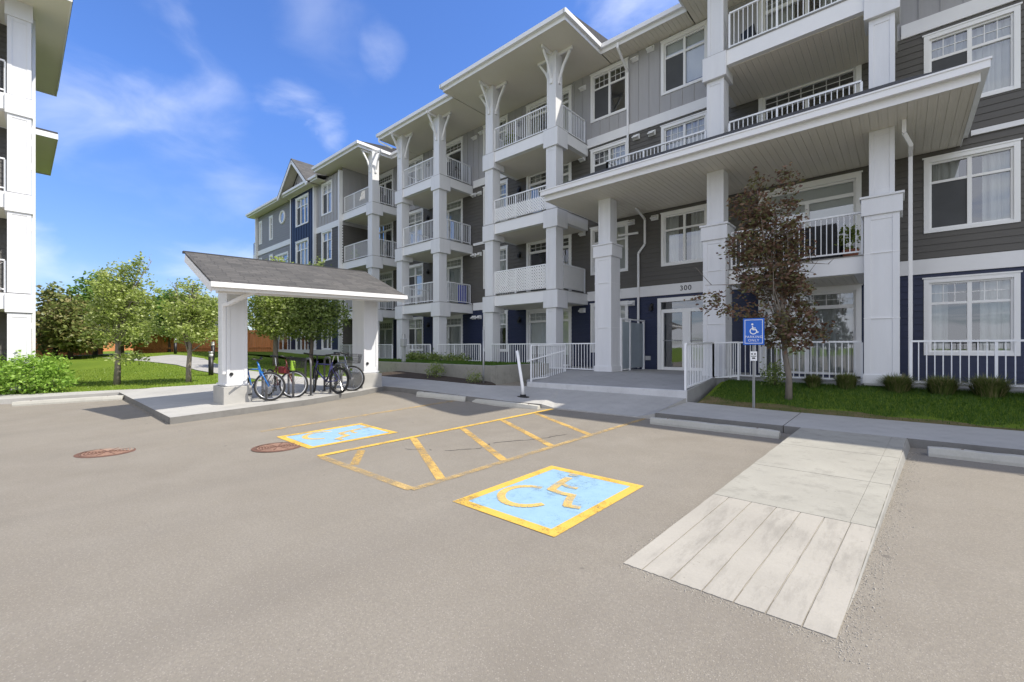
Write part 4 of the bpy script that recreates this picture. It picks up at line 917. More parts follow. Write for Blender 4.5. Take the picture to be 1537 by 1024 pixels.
# ------------------------------------------------------------------ bicycles and racks
def bike(label, loc, rz, frame, steer, rim='chrome', basket=False, fender=False, lean=0, bag=None):
    root = empty('bicycle', loc, rz); root.rotation_euler = (lean, 0, rz); tag(root, label, 'bicycle', 'bicycles parked under the shelter')
    R0 = .335; fr = Vector((.52, 0, R0)); rr_ = Vector((-.52, 0, R0)); bb = Vector((-.08, 0, .29)); st = Vector((-.24, 0, .80)); hd0 = Vector((.36, 0, .62)); hd1 = Vector((.31, 0, .78))
    m = MB()
    for a, b, r in ((bb, st, .016), (bb, hd0 - Vector((.0, 0, .02)), .02), (st - Vector((-.02, 0, .07)), hd1 - Vector((0, 0, .04)), .017), (hd0 - Vector((-.01, 0, .04)), hd1 + Vector((-.01, 0, .04)), .022)): m.tube([a, b], r, 8)
    for s in (-1, 1):
        m.tube([bb + Vector((0, s * .03, 0)), rr_ + Vector((0, s * .06, 0))], .010, 6); m.tube([st - Vector((-.03, -s * .015, .1)), rr_ + Vector((0, s * .06, 0))], .009, 6)
    m.build('frame', frame, root, True, local=True)
    m = MB(); m.tube([st - Vector((-.02, 0, .05)), st + Vector((-.05, 0, .16))], .013); sp = m.build('seat_post', 'chrome', root, local=True)
    m = MB(); c = st + Vector((-.06, 0, .17))
    m.hexa([c + Vector(p) for p in ((-.13, -.075, 0), (.14, -.02, .01), (.14, .02, .01), (-.13, .075, 0), (-.13, -.075, .05), (.14, -.018, .04), (.14, .018, .04), (-.13, .075, .05))]); m.build('saddle', 'black', root, bevel=.015, local=True)
    piv = Vector((.335, 0, 0)); T = Matrix.Translation(piv) @ Matrix.Rotation(steer, 4, 'Z') @ Matrix.Translation(-piv)
    def wheel(c, xf):
        m = MB(); m.torus(c, R0 - .02, .024, 'y', 30, 8); 
        if xf: m.xf(T)
        w = m.build('wheel', 'rubber', root, True, local=True)
        m = MB(); m.torus(c, R0 - .05, .013, 'y', 30, 6, 1.3); 
        if xf: m.xf(T)
        m.build('rim', rim, w, True, local=True)
        m = MB()
        for k in range(24):
            a = k * math.pi / 12; s = 1 if k % 2 else -1; m.tube([c + Vector((0, s * .03, 0)), c + Vector(((R0 - .05) * math.cos(a), 0, (R0 - .05) * math.sin(a)))], .0022, 3, False)
        m.tube([c + Vector((0, -.05, 0)), c + Vector((0, .05, 0))], .022, 8)
        if xf: m.xf(T)
        m.build('spokes', 'chrome', w, local=True)
    wheel(rr_, False); wheel(fr, True)
    m = MB()
    for s in (-1, 1): m.tube([fr + Vector((0, s * .055, 0)), Vector((.385, s * .055, .66)), Vector((.36, 0, .68))], .015, 7)
    m.tube([Vector((.37, 0, .66)), Vector((.30, 0, .92))], .016, 7); m.xf(T); m.build('fork', frame if not fender else 'black', root, True, local=True)
    m = MB(); m.tube([Vector((.30, 0, .92)), Vector((.37, 0, .97))], .016, 7); m.tube([Vector((.31, -.31, 1.0)), Vector((.36, -.14, .97)), Vector((.37, 0, .97)), Vector((.36, .14, .97)), Vector((.31, .31, 1.0))], .013, 8); m.xf(T); hb = m.build('handlebar', 'black', root, True, local=True)
    for s in (-1, 1):
        m = MB(); m.tube([Vector((.315, s * .2, .985)), Vector((.30, s * .33, 1.0))], .019, 8); m.xf(T); m.build('grip', 'rubber', hb, True, local=True)
    m = MB(); m.torus(bb + Vector((0, -.05, 0)), .085, .008, 'y', 22, 5); m.bar(bb + Vector((0, -.07, 0)), bb + Vector((.12, -.07, -.12)), .02, .015); m.bar(bb + Vector((0, .07, 0)), bb + Vector((-.12, .07, .12)), .02, .015); m.bar(bb + Vector((0, -.06, .085)), rr_ + Vector((0, -.06, .04)), .008, .01); m.bar(bb + Vector((0, -.06, -.085)), rr_ + Vector((0, -.06, -.04)), .008, .01)
    ck = m.build('crank', 'black', root, local=True)
    for p in (Vector((.12, -.12, -.12)), Vector((-.12, .12, .12))):
        m = MB(); q = bb + p; m.box(q.x - .045, q.x + .045, q.y - .04, q.y + .04, q.z - .012, q.z + .012); m.build('pedal', 'black', ck, local=True)
    if basket:
        m = MB()
        for k in range(5):
            f = k / 4; z = .74 + .24 * f; w = .12 + .04 * f
            for a, b in (((.42, -w), (.68 + .03 * f, -w)), ((.68 + .03 * f, -w), (.68 + .03 * f, w)), ((.68 + .03 * f, w), (.42, w)), ((.42, w), (.42, -w))): m.bar((a[0], a[1], z), (b[0], b[1], z), .006, .006)
        for k in range(9):
            y = -.12 + .03 * k; m.bar((.68, y, .74), (.71, y * 1.33, .98), .005, .005); m.bar((.42, y, .74), (.42, y * 1.33, .98), .005, .005)
        for k in range(8):
            x = .44 + .03 * k; m.bar((x, -.12, .74), (x, -.16, .98), .005, .005); m.bar((x, .12, .74), (x, .16, .98), .005, .005)
        m.xf(T); m.build('basket', 'black', root, local=True)
    if fender:
        m = MB(); pts = [rr_ + Vector((math.cos(a) * .375, 0, math.sin(a) * .375)) for a in [rad(t) for t in range(30, 175, 12)]]
        for a, b in zip(pts, pts[1:]): m.bar(a, b, .06, .012, (0, 1, 0)) if False else m.bar(a, b, .012, .055, (0, 1, 0))
        m.build('mudguard', 'black', root, local=True)
    if bag:
        m = MB(); m.box(-.1, .12, -.06, .06, .52, .70); m.xf(Matrix.Translation((.1, .0, .05))); m.build('bag', bag, root, bevel=.03, local=True)
    return root
bz = lambda x, y: G(x, y) + .135
bike('bright blue mountain bicycle with its front wheel turned, beside the left shelter pillar', (-11.35, 3.72, bz(-11.35, 3.72)), rad(8), 'bikeblue', rad(48), lean=rad(4))
bike('dark red city bicycle with pale rims and a black basket, second from left pillar', (-11.45, 4.28, bz(-11.45, 4.28)), rad(4), 'bikered', rad(45), 'trim', True, lean=rad(-4), bag='red')
bike('indigo bicycle with black mudguard facing away between two rack hoops', (-11.1, 5.25, bz(-11.1, 5.25)), rad(195), 'bikepurple', rad(-35), 'black', fender=True, lean=rad(5))
bike('slate grey bicycle with alloy front wheel and basket, beside the right shelter pillar', (-11.3, 5.78, bz(-11.3, 5.78)), rad(-8), 'bikesilver', rad(52), basket=True, lean=rad(-3))
m = MB(); bg_ = empty('bag', (-10.95, 4.42, bz(-10.95, 4.42) + .9)); tag(bg_, 'small lime green bag hanging from the second bicycle handlebar', 'bag')
m.prism([(-.05, -.05), (.05, -.05), (.06, .05), (-.06, .05)], -.25, [.0, .0, -.02, -.02]); m.build('pouch', 'hivis', bg_, bevel=.02, local=True)
m = MB(); m.tube([(0, -.04, -.01), (0, 0, .09), (0, .04, -.01)], .008); m.build('strap', 'black', bg_, local=True)
RL = ['lowest grey steel loop hidden behind the blue bicycle', 'grey steel rack loop behind the dark red bicycle', 'free standing grey steel rack hoop in the gap between the bicycles', 'grey steel rack hoop beside the mudguard bicycle', 'grey steel rack loop between the two right hand bicycles']
for i, (y, lab) in enumerate(zip((3.9, 4.5, 4.92, 5.42, 5.72), RL)):
    x = -11.25; z = bz(x, y) - .02; h = .92 if i in (2, 3) else .72
    m = MB(); pts = [(-.30, 0, 0), (-.30, 0, h - .16)] + [(-.30 + .16 * (1 - math.cos(rad(a))), 0, h - .16 + .16 * math.sin(rad(a))) for a in range(15, 91, 15)] + [(.30 - .16 * (1 - math.cos(rad(a))), 0, h - .16 + .16 * math.sin(rad(a))) for a in range(90, 0, -15)] + [(.30, 0, h - .16), (.30, 0, 0)]
    rk = empty('bike_rack', (x, y, z), rad(-12)); tag(rk, lab, 'bike rack', 'bike rack hoops under the shelter')
    m.tube(pts, .026, 10); m.build('hoop', 'rack', rk, True, local=True)
    for px in (-.3, .3):
        m = MB(); m.tube([(px, 0, .0), (px, 0, .03)], .06, 12); m.build('foot_plate', 'rack', rk, local=True)

# ------------------------------------------------------------------ wheel stops, manholes, posts
def wheel_stop(label, a, b, mat='stopcon'):
    a, b = Vector(a), Vector(b); d = b - a; L = d.length; c = (a + b) / 2; z = G(c.x, c.y)
    root = empty('wheel_stop', (c.x, c.y, z), math.atan2(d.y, d.x)); tag(root, label, 'wheel stop', 'concrete wheel stops along the kerb')
    root.rotation_euler = (0, -math.atan2(G(b.x, b.y) - G(a.x, a.y), L), math.atan2(d.y, d.x))
    m = MB(); h = L / 2
    q = [(-.085, -.02), (.085, -.02), (.085, .04), (.062, .12), (-.062, .12), (-.085, .04)]; n_ = 14; wr_ = random.Random(int(a.x * 100))
    rings = []
    for k in range(n_ + 1):
        x = -h + 2 * h * k / n_; e = wr_.uniform(-.004, .004); f = .93 if k in (0, n_) else 1
        rings.append(len(m.v)); m.v += [(x, p[0] * f + e * .5, p[1] * (f if p[1] > 0 else 1) + (e if p[1] > .1 else 0)) for p in q]
    for k in range(n_):
        for i in range(6): m.f.append((rings[k] + i, rings[k] + (i + 1) % 6, rings[k + 1] + (i + 1) % 6, rings[k + 1] + i)); m.mi.append(0)
    m.f.append(tuple(rings[0] + i for i in range(6))[::-1]); m.f.append(tuple(rings[-1] + i for i in range(6))); m.mi += [0, 0]
    m.build('block', mat, root, bevel=.01, local=True)
    for px in (-h * .7, h * .7):
        m = MB(); m.tube([(px, 0, .115), (px, 0, .126)], .016, 8); m.build('pin', 'rust', root, local=True)
wheel_stop('long cracked concrete wheel stop left of the slab ramp', (-3.62, 8.16), (-1.47, 8.2))
wheel_stop('concrete wheel stop cut off by the right edge, right of the slab ramp', (.27, 8.24), (2.5, 8.3))
wheel_stop('shaded concrete wheel stop nearest the bike shelter', (-9.55, 7.02), (-8.42, 7.72))
wheel_stop('half sunlit concrete wheel stop below the leaning white post', (-8.28, 7.86), (-6.45, 8.26))
wheel_stop('sunlit pale concrete wheel stop by the bush on the west kerb', (-17.62, -.02), (-16.35, 2.02))
def manhole(label, x, y):
    root = empty('manhole_cover', (x, y, G(x, y) + .004)); tag(root, label, 'manhole cover', 'rusty manhole covers')
    m = MB(); n = 36
    for i in range(n):
        a, b = 2 * math.pi * i / n, 2 * math.pi * (i + 1) / n
        m.poly([(.36 * math.cos(a), .36 * math.sin(a), 0), (.36 * math.cos(b), .36 * math.sin(b), 0), (.30 * math.cos(b), .30 * math.sin(b), .006), (.30 * math.cos(a), .30 * math.sin(a), .006)])
    m.build('ring', 'rust', root, local=True)
    m = MB(); m.prism([(.292 * math.cos(2 * math.pi * i / n), .292 * math.sin(2 * math.pi * i / n)) for i in range(n)], -.02, .002)
    m.m = 1
    for r in (.275, .235, .195, .155, .115, .075): m.torus((0, 0, .003), r, .007, 'z', 30, 4, .5)
    m.m = 0
    for k in range(8): a = k * math.pi / 4 + .2; m.bar((.05 * math.cos(a), .05 * math.sin(a), .004), (.27 * math.cos(a), .27 * math.sin(a), .004), .014, .008)
    m.build('lid', ['rust', 'rustlight'], root, local=True)
manhole('rusty round manhole cover alone on the open asphalt', -8.82, .91)
manhole('rusty round manhole cover touching the far blue parking square', -7.23, 2.70)
# accessible parking sign
SG = tag(empty('parking_sign', (-2.37, 10.52, .25)), 'blue accessible parking sign with white wheelchair symbol on a steel post', 'sign')
m = MB(); m.box(-.022, -.016, -.02, .02, -.3, 1.75); m.box(.016, .022, -.02, .02, -.3, 1.75); m.box(-.022, .022, .016, .022, -.3, 1.75); m.build('post', 'steel', SG, local=True)
rot = rad(8)
def sgm(m, name, mat, z, d=0): m.xf(Matrix.Rotation(rot, 4, 'Z')); return m.build(name, mat, SG, local=True)
m = MB(); m.box(-.20, .20, -.034, -.03, 1.36, 1.93); pl = sgm(m, 'plate', 'signblue', 0)
m = MB(); t = .012
for a, b, c, d in ((-.17, .17, 1.39, 1.40), (-.17, .17, 1.89, 1.90), (-.17, -.16, 1.40, 1.89), (.16, .17, 1.40, 1.89)): m.box(a, b, -.037, -.0345, c, d)
m.xf(Matrix.Rotation(rot, 4, 'Z')); m.build('border', 'signwhite', pl, local=True)
m = MB(); cy_ = 1.685; k = 0
def seg(a, b, w=.022):
    global k
    k += 1; y = -.0365 - .0001 * k; a, b = Vector((a[0], 0, a[1])), Vector((b[0], 0, b[1])); d = (b - a).normalized(); p = Vector((-d.z, 0, d.x)) * w / 2; e = d * w * .3
    m.poly([(v.x, y, v.z) for v in (a - p - e, b - p + e, b + p + e, a + p - e)])
arc = [(-.005 + .062 * math.cos(rad(a)), cy_ - .03 + .062 * math.sin(rad(a))) for a in range(110, 375, 20)]
for a, b in zip(arc, arc[1:]): seg(a, b, .018)
seg((-.02, cy_ + .075), (-.012, cy_)); seg((-.016, cy_ + .035), (.035, cy_ + .035), .018); seg((-.012, cy_), (.045, cy_)); seg((.045, cy_), (.07, cy_ - .06)); seg((.07, cy_ - .06), (.09, cy_ - .05), .018)
m.poly([(-.025 + .021 * math.cos(a * .5236), -.036, cy_ + .115 + .021 * math.sin(a * .5236)) for a in range(12)])
m.xf(Matrix.Rotation(rot, 4, 'Z')); m.build('wheelchair_symbol', 'signwhite', pl, local=True)
for body, z, s in (("PARKING", 1.53, .072), ("ONLY", 1.455, .072)):
    o = text(body, s, Vector((0, 0, 0)), (rad(90), 0, rot), 'signwhite', 'lettering', SG, .001); o.location = Matrix.Rotation(rot, 3, 'Z') @ Vector((0, -.037, z)); o.parent = pl
m = MB(); m.box(-.065, .065, -.034, -.03, 1.02, 1.22); p2 = sgm(m, 'lower_plate', 'signwhite', 0)
m = MB(); m.box(-.045, -.015, -.0365, -.0345, 1.15, 1.18); m.box(.01, .04, -.0365, -.0345, 1.15, 1.18); m.box(-.05, .05, -.0365, -.0345, 1.11, 1.125); m.box(-.03, .03, -.0365, -.0345, 1.06, 1.09); m.xf(Matrix.Rotation(rot, 4, 'Z')); m.build('arrow', 'number', p2, local=True)
# leaning white post
LP = tag(empty('flexible_post', (-7.44, 8.85, G(-7.44, 8.85) + .12)), 'leaning white plastic post with black rubber foot on the walk', 'post')
m = MB(); m.tube([(0, 0, .05), (-.02, 0, .3), (-.235, .03, 1.24)], [.042, .042, .04], 14); m.build('tube', 'vinyl', LP, True, local=True)
m = MB(); m.prism([(.19 * math.cos(i * .785 + .39), .12 * math.sin(i * .785 + .39)) for i in range(8)], 0, .04); m.prism([(.08 * math.cos(i * .785), .08 * math.sin(i * .785)) for i in range(8)], .04, .09); m.build('foot', 'rubber', LP, local=True)
TP = tag(empty('sign_post', (-9.45, 9.38, .47)), 'thin grey steel post with an edge-on sign, standing at the retaining wall corner', 'post')
m = MB(); m.tube([(0, 0, -.2), (0, 0, 1.62)], .028, 10); m.build('pole', 'steel', TP, True, local=True)
m = MB(); m.box(-.012, .012, -.15, .12, 1.32, 1.72); m.xf(Matrix.Rotation(rad(43), 4, 'Z')); m.build('plate', 'steel', TP, local=True)
UP = tag(empty('utility_post', (-14.9, 10.3, .97)), 'short grey utility post with a meter box on the raised lawn', 'post')
m = MB(); m.box(-.06, .06, -.06, .06, -.1, .62); m.build('pedestal', 'meter', UP, local=True, bevel=.01)
m = MB(); m.box(-.11, .11, -.09, .09, .62, .95); m.build('box', 'meter', UP, local=True, bevel=.02)
m = MB(); m.tube([(0, 0, .95), (0, 0, 1.12)], .07, 12); m.build('meter_dome', 'steel', UP, local=True)
# retaining wall
m = MB(); m.box(-19.2, -9.47, 9.73, 9.92, .1, .99); m.box(-9.66, -9.47, 9.921, 12.7, .1, .989); o = m.build('retaining_wall', 'wallcon', bevel=.012); tag(o, 'low stained concrete retaining wall holding up the raised lawn', 'wall')
# bollard lights
def bollard(label, x, y, z, h=.9):
    root = empty('bollard_light', (x, y, z)); tag(root, label, 'bollard light', 'bollard lights along the path')
    m = MB(); m.tube([(0, 0, -.1), (0, 0, h - .2)], .085, 14); m.build('post', 'black', root, True, local=True)
    m = MB(); m.tube([(0, 0, h - .2), (0, 0, h - .06)], .07, 14); m.build('lens', 'signwhite', root, True, local=True)
    m = MB(); m.tube([(0, 0, h - .06), (0, 0, h)], .09, 14); m.build('cap', 'steel', root, True, local=True)
bollard('black bollard light nearest the left shelter pillar', -20.1, 5.05, lawnz(-20.1, 5.05), .92)
bollard('grey topped bollard light across the path behind the second young tree', -27.9, 7.1, lawnz(-27.9, 7.1), .98)
bollard('far black bollard light where the path meets the orange fence', -35.8, 7.0, lawnz(-35.8, 7.0), .98)

# ------------------------------------------------------------------ ground level railings, screens
def rail_thing(label, pts, zb, zt, group='white patio railings', **k):
    c = Vector((sum(p[0] for p in pts) / len(pts), sum(p[1] for p in pts) / len(pts), zb if not isinstance(zb, list) else min(zb)))
    root = empty('railing', c); tag(root, label, 'railing', group); railing(root, pts, zb, zt, name='panel', **k)
rail_thing('white railing on the patio edge under the right hand ground floor window', [(.16, 13.0), (3.2, 13.0), (6.2, 13.0)], .78, 1.71, posts=True, sp=.125)
rail_thing('white patio railing behind the bronze tree between two big pillars', [(-3.5, 13.0), (-.68, 13.0)], .78, 1.71, sp=.125)
rail_thing('white ramp railing right of the entrance, turning the platform corner', [(-3.8, 10.46), (-3.8, 12.5), (-3.2, 12.6)], [.58, .72, .78], [1.66, 1.70, 1.71], 'white ramp railings')
rail_thing('short white ramp railing with a sloping handrail left of the entrance', [(-8.5, 10.5), (-8.52, 12.35)], [.57, .6], [1.64, 1.66], 'white ramp railings')
m = MB(); m.tube([(-8.42, 10.2, 1.15), (-8.42, 10.45, 1.18), (-8.42, 12.2, 1.45)], .022, 8); o = m.build('handrail', 'railing', bpy.data.objects['railing.003'])
rail_thing('white patio railing between the first balcony tower and the entrance pillar', [(-12.55, 12.92), (-10.2, 12.92), (-7.66, 12.92)], .80, 1.71)
rail_thing('white patio railing between the two balcony towers', [(-16.0, 12.92), (-13.2, 12.92)], .98, 1.72)
rail_thing('white patio railing inside the second balcony tower', [(-19.0, 12.92), (-16.55, 12.92)], .98, 1.72)
rail_thing('far white patio railing beyond the right shelter pillar', [(-25.2, 12.92), (-22.4, 12.92), (-19.7, 12.92)], .98, 1.73)
FS = tag(empty('privacy_screen', (-7.0, 14.2, .77)), 'frosted glass privacy screen in white posts beside the first entrance pillar', 'screen')
for y0_, y1_ in ((13.42, 13.98), (14.05, 15.08)):
    m = MB(); m.box(-7.0, -6.99, y0_, y1_, .85, 2.42); m.build('glass_panel', 'frost', FS)
for y_ in (13.40, 14.015, 15.1):
    m = MB(); m.box(-7.03, -6.96, y_ - .035, y_ + .035, .77, 2.5); m.build('post', 'railing', FS)
m = MB(); m.box(-7.035, -6.955, 13.36, 15.14, 2.50, 2.54); m.build('rail', 'railing', FS)
m = MB(); m.box(-7.01, -6.98, 13.44, 13.975, .80, .84); m.build('rail', 'railing', FS)

# ------------------------------------------------------------------ things on the balconies
def patio_chair(label, x, y, z, rz, mat='black'):
    root = empty('patio_chair', (x, y, z), rz); tag(root, label, 'chair', 'chairs on the balconies')
    m = MB(); m.box(-.23, .23, -.22, .22, .40, .44); m.build('seat', mat, root, local=True, bevel=.01)
    m = MB(); m.hexa([(-.23, .20, .44), (.23, .20, .44), (.23, .23, .44), (-.23, .23, .44), (-.22, .30, .92), (.22, .30, .92), (.22, .33, .92), (-.22, .33, .92)]); m.build('backrest', mat, root, local=True)
    for sx in (-1, 1):
        for sy in (-1, 1):
            m = MB(); m.tube([(sx * .2, sy * .19, .4), (sx * .23, sy * .23, 0)], .014, 6); m.build('leg', mat, root, local=True)
        m = MB(); m.bar((sx * .25, -.2, .63), (sx * .25, .26, .65), .04, .025); m.build('armrest', mat, root, local=True)
patio_chair('black chair on the top balcony of the middle tower', -16.9, 14.2, FL[3], rad(30))
patio_chair('black chair at the side rail of the middle tower top balcony', -16.45, 14.3, FL[3], rad(200))
patio_chair('dark chair on the top floor balcony above the entrance canopy', -3.1, 14.0, FL[3], rad(150))
patio_chair('dark chair on the top balcony of the far tower', -22.6, 14.3, FL[3], rad(60))
patio_chair('black chair behind the lattice of the first tower second balcony', -11.6, 14.2, FL[2], rad(160))
patio_chair('dark chair on the second floor balcony of the middle tower', -18.0, 14.2, FL[2], rad(20))
patio_chair('dark chair on the first tower top balcony by its window', -11.9, 14.3, FL[3], rad(80))
def planter(label, x, y, z, seed):
    root = empty('potted_plant', (x, y, z)); tag(root, label, 'potted plant', 'potted plants on the balconies'); m = MB(); m.tube([(0, 0, 0), (0, 0, .3)], [.13, .18], 14); m.build('pot', 'terracotta', root, True, local=True)
    m = MB(); leafball(m, random.Random(seed), 260, [(0, 0, .6, .26, .26, .34)], .11, .08, 8); m.build('leaves', 'leafdark', root, local=True)
LATER = [('leafy potted plant right of the barbecue above the entrance patio', -.95, 13.9, FL[1], 5), ('potted plant in the corner of the far tower third floor balcony', -24.8, 13.7, FL[2], 6), ('potted plant on the first tower top balcony corner', -12.2, 13.7, FL[3], 7)]
SF = tag(empty('barbecue', (-1.75, 14.1, FL[1])), 'covered black barbecue behind the second floor railing above the entrance patio', 'barbecue')
m = MB(); m.prism([(-.55, -.3), (.55, -.3), (.55, .3), (-.55, .3)], .02, .82); m.build('cover', 'charcoal', SF, local=True, bevel=.05)
m = MB(); m.tube([(-.5, 0, .80), (.5, 0, .80)], .27, 14); m.build('hood', 'charcoal', SF, True, local=True)
SC = tag(empty('armchair', (-2.7, 14.0, FL[1])), 'dark wicker armchair left of the barbecue on the second floor balcony', 'chair')
m = MB(); m.box(-.32, .32, -.3, .3, .08, .42); m.build('seat', 'charcoal', SC, local=True, bevel=.03)
m = MB(); m.box(-.32, .32, .2, .32, .42, .86); m.build('backrest', 'charcoal', SC, local=True, bevel=.03)
for s in (-1, 1): m = MB(); m.box(s * .33 - .05, s * .33 + .05, -.3, .2, .2, .62); m.build('armrest', 'charcoal', SC, local=True, bevel=.02)
TPN = tag(empty('panel', (-16.36, 14.72, FL[1])), 'bright blue panel leaning inside the middle tower side railing', 'panel')
m = MB(); m.box(.02, .05, -.26, .26, .06, .95); m.build('sheet', 'tarp', TPN, local=True)
m = MB(); m.box(.0, .07, -.28, .28, .02, .06); m.build('rail', 'rack', TPN, local=True)

# ------------------------------------------------------------------ plants
def leafball(m, rng, n, blobs, size, clump=.16, per=10, flat=.5, wind=(0, 0, 0)):
    tot = sum(b[3] * b[4] * b[5] for b in blobs); tips = []
    for b in blobs:
        k = max(1, int(n / per * b[3] * b[4] * b[5] / tot))
        for _ in range(k):
            while True:
                p = Vector((rng.uniform(-1, 1), rng.uniform(-1, 1), rng.uniform(-1, 1)))
                if p.length < 1 and p.length > .35 * rng.random(): break
            c = Vector((b[0] + p.x * b[3], b[1] + p.y * b[4], b[2] + p.z * b[5])); tips.append(c)
            cl = clump * rng.uniform(.6, 1.4)
            for _ in range(int(per * rng.uniform(.5, 1.5))):
                q = c + Vector((rng.gauss(0, cl * .6), rng.gauss(0, cl * .6), rng.gauss(0, cl * flat))) + Vector(wind) * rng.random() * cl
                s = size * rng.uniform(.6, 1.3); u = Vector((rng.gauss(0, 1) + wind[0], rng.gauss(0, 1) + wind[1], rng.gauss(0, .6) - .2)).normalized(); w = u.cross(Vector((rng.gauss(0, 1), rng.gauss(0, 1), rng.gauss(0, 1)))).normalized()
                m.poly([q, q + u * s * .5 + w * s * .28, q + u * s, q + u * s * .5 - w * s * .28])
    return tips
for a in LATER: planter(*a)
def tree(name, label, cat, loc, h, th, tr, blobs, n, size, leaf, bark, seed, group=None, lean=(0, 0), wind=(0, 0, 0), per=10, clump=.16, limbs=9, kind=None):
    rng = random.Random(seed); root = empty(name, loc); tag(root, label, cat, group, kind)
    m = MB(); top = Vector((lean[0], lean[1], h * .86))
    pts = [Vector((0, 0, -.1)), Vector((rng.gauss(0, .02), rng.gauss(0, .02), th * .5)), Vector((lean[0] * .25, lean[1] * .25, th)), Vector((lean[0] * .6, lean[1] * .6, (th + h) * .5)), top]
    m.tube(pts, [tr * 1.25, tr, tr * .88, tr * .5, tr * .12], 10); m.build('trunk', bark, root, True, local=True)
    m = MB()
    for i in range(limbs):
        b = rng.choice(blobs); t = th * .85 + (h * .62 - th * .85) * (i / limbs); f = (t - th) / max(.1, (top.z - th))
        a = Vector((lean[0] * (.25 + .6 * max(0, f)), lean[1] * (.25 + .6 * max(0, f)), t)); e = Vector((b[0] + rng.uniform(-.7, .7) * b[3], b[1] + rng.uniform(-.7, .7) * b[4], max(t + .15, b[2] + rng.uniform(-.3, .8) * b[5])))
        mid = (a + e) / 2 + Vector((rng.gauss(0, .06), rng.gauss(0, .06), .10)); m.tube([a, mid, e], [tr * .38, tr * .24, tr * .06], 6)
        for _ in range(3):
            s_ = mid + (e - mid) * rng.random(); m.tube([s_, s_ + Vector((rng.gauss(0, .25), rng.gauss(0, .25), rng.uniform(0, .4)))], [tr * .13, tr * .04], 4)
    m.build('limbs', bark, root, True, local=True)
    m = MB(); leafball(m, rng, n, blobs, size, clump, per, .5, wind); m.build('crown', leaf, root, local=True)
    return root
# the camera's right and depth directions on the ground, to lay crowns out as they stand across the view
def rb(u, v, z, ru, rv, rz_):                  # blob given along x' = (.75,.66), y' = (-.66,.75)
    return (.749 * u - .6626 * v, .6626 * u + .749 * v, z, ru, rv, rz_)
mb = [rb(-.7, .1, 4.35, .42, .4, .5), rb(-.25, 0, 3.75, .55, .5, .65), rb(.12, .1, 4.65, .25, .28, .55), rb(-.95, 0, 3.45, .42, .4, .38), rb(-.5, 0, 2.95, .6, .5, .5), rb(-.05, 0, 2.5, .5, .5, .5), rb(-1.0, -.1, 2.5, .35, .3, .25), rb(-1.2, -.1, 2.0, .4, .3, .2), rb(-1.75, -.1, 2.2, .3, .25, .2), rb(-.35, 0, 1.75, .5, .45, .35), rb(-.45, .1, 4.95, .2, .2, .25), rb(.2, 0, 3.4, .35, .35, .45), rb(.05, 0, 1.3, .5, .45, .28), rb(.4, 0, 1.8, .38, .4, .45), rb(.75, 0, 1.55, .28, .3, .2)]
tree('maple_tree', 'bronze leaved young maple standing behind the blue parking sign', 'tree', (-1.88, 11.45, flz(0, 11.45)), 4.9, 1.0, .062, mb, 9800, .090, 'leafred', 'bark', 3, None, (-.25, -.18), (-.8, -.6, -.1), 15, .115, 24)
mb2 = [rb(-.4, 0, 2.25, .5, .4, .14), rb(.4, 0, 2.6, .7, .6, .6), rb(.5, 0, 3.6, .7, .6, .8)]
tree('maple_tree', 'bronze leaved tree whose branch tips show at the right edge of the photo', 'tree', (3.35, 11.3, flz(0, 11.3)), 4.8, 1.4, .075, mb2, 3000, .11, 'leafred', 'darkbark', 8, None, (.2, 0), (-.5, -.4, 0), 9, .15)
gb1 = [rb(-.1, 0, 3.3, .75, .7, .8), rb(.55, 0, 3.9, .45, .4, .35), rb(-.45, 0, 2.5, .65, .6, .6), rb(.4, 0, 2.6, .75, .7, .65), rb(.9, 0, 3.2, .4, .4, .3), rb(-.2, 0, 1.7, .75, .6, .35), rb(.75, 0, 1.85, .55, .5, .35), rb(.9, 0, 4.25, .3, .3, .16), rb(.25, 0, .95, .8, .5, .13)]
GT = 'young trees on the lawn'
tree('lawn_tree', 'windswept young green tree on the lawn left of the shelter', 'tree', (-19.97, 2.29, lawnz(-19.97, 2.29)), 4.6, 1.15, .085, gb1, 8600, .105, 'leaf', 'bark', 21, GT, (.1, .1), (.6, .5, 0), 18, .145, 18)
gb2 = [rb(-.2, 0, 2.35, .75, .7, .6), rb(.5, 0, 2.5, .6, .6, .6), rb(-.15, 0, 3.15, .45, .45, .35), rb(.2, 0, 1.75, .95, .7, .38), rb(-.75, 0, 1.9, .4, .4, .3), rb(.35, 0, 3.35, .25, .25, .2), rb(.9, 0, 1.6, .35, .3, .25)]
tree('lawn_tree', 'young green tree close behind the left shelter pillar', 'tree', (-18.5, 3.99, lawnz(-18.5, 3.99)), 4.0, 1.0, .075, gb2, 8000, .10, 'leaf', 'bark', 22, GT, (.1, .1), (.5, .45, 0), 18, .14, 18)
gb3 = [rb(0, 0, 3.1, 1.15, 1.1, .95), rb(-.7, 0, 2.3, 1.0, .9, .7), rb(.5, 0, 2.3, 1.0, .9, .7), rb(.1, 0, 4.3, .6, .6, .65), rb(.1, 0, 1.7, 1.2, 1.0, .42)]
tree('lawn_tree', 'bright green tree behind the blue bicycle, its top above the shelter roof', 'tree', (-21.7, 8.0, lawnz(-21.7, 8)), 5.0, 1.2, .11, gb3, 9500, .15, 'leaf', 'bark', 23, GT, (0, 0), (.3, .3, 0), 10, .2)
gb4 = [rb(0, 0, 3.2, 1.2, 1.1, .9), rb(-.5, 0, 2.3, 1.1, 1, .7), rb(.7, 0, 2.4, 1.1, 1, .75), rb(.2, 0, 4.3, .6, .6, .6), rb(.1, 0, 1.65, 1.2, 1, .4)]
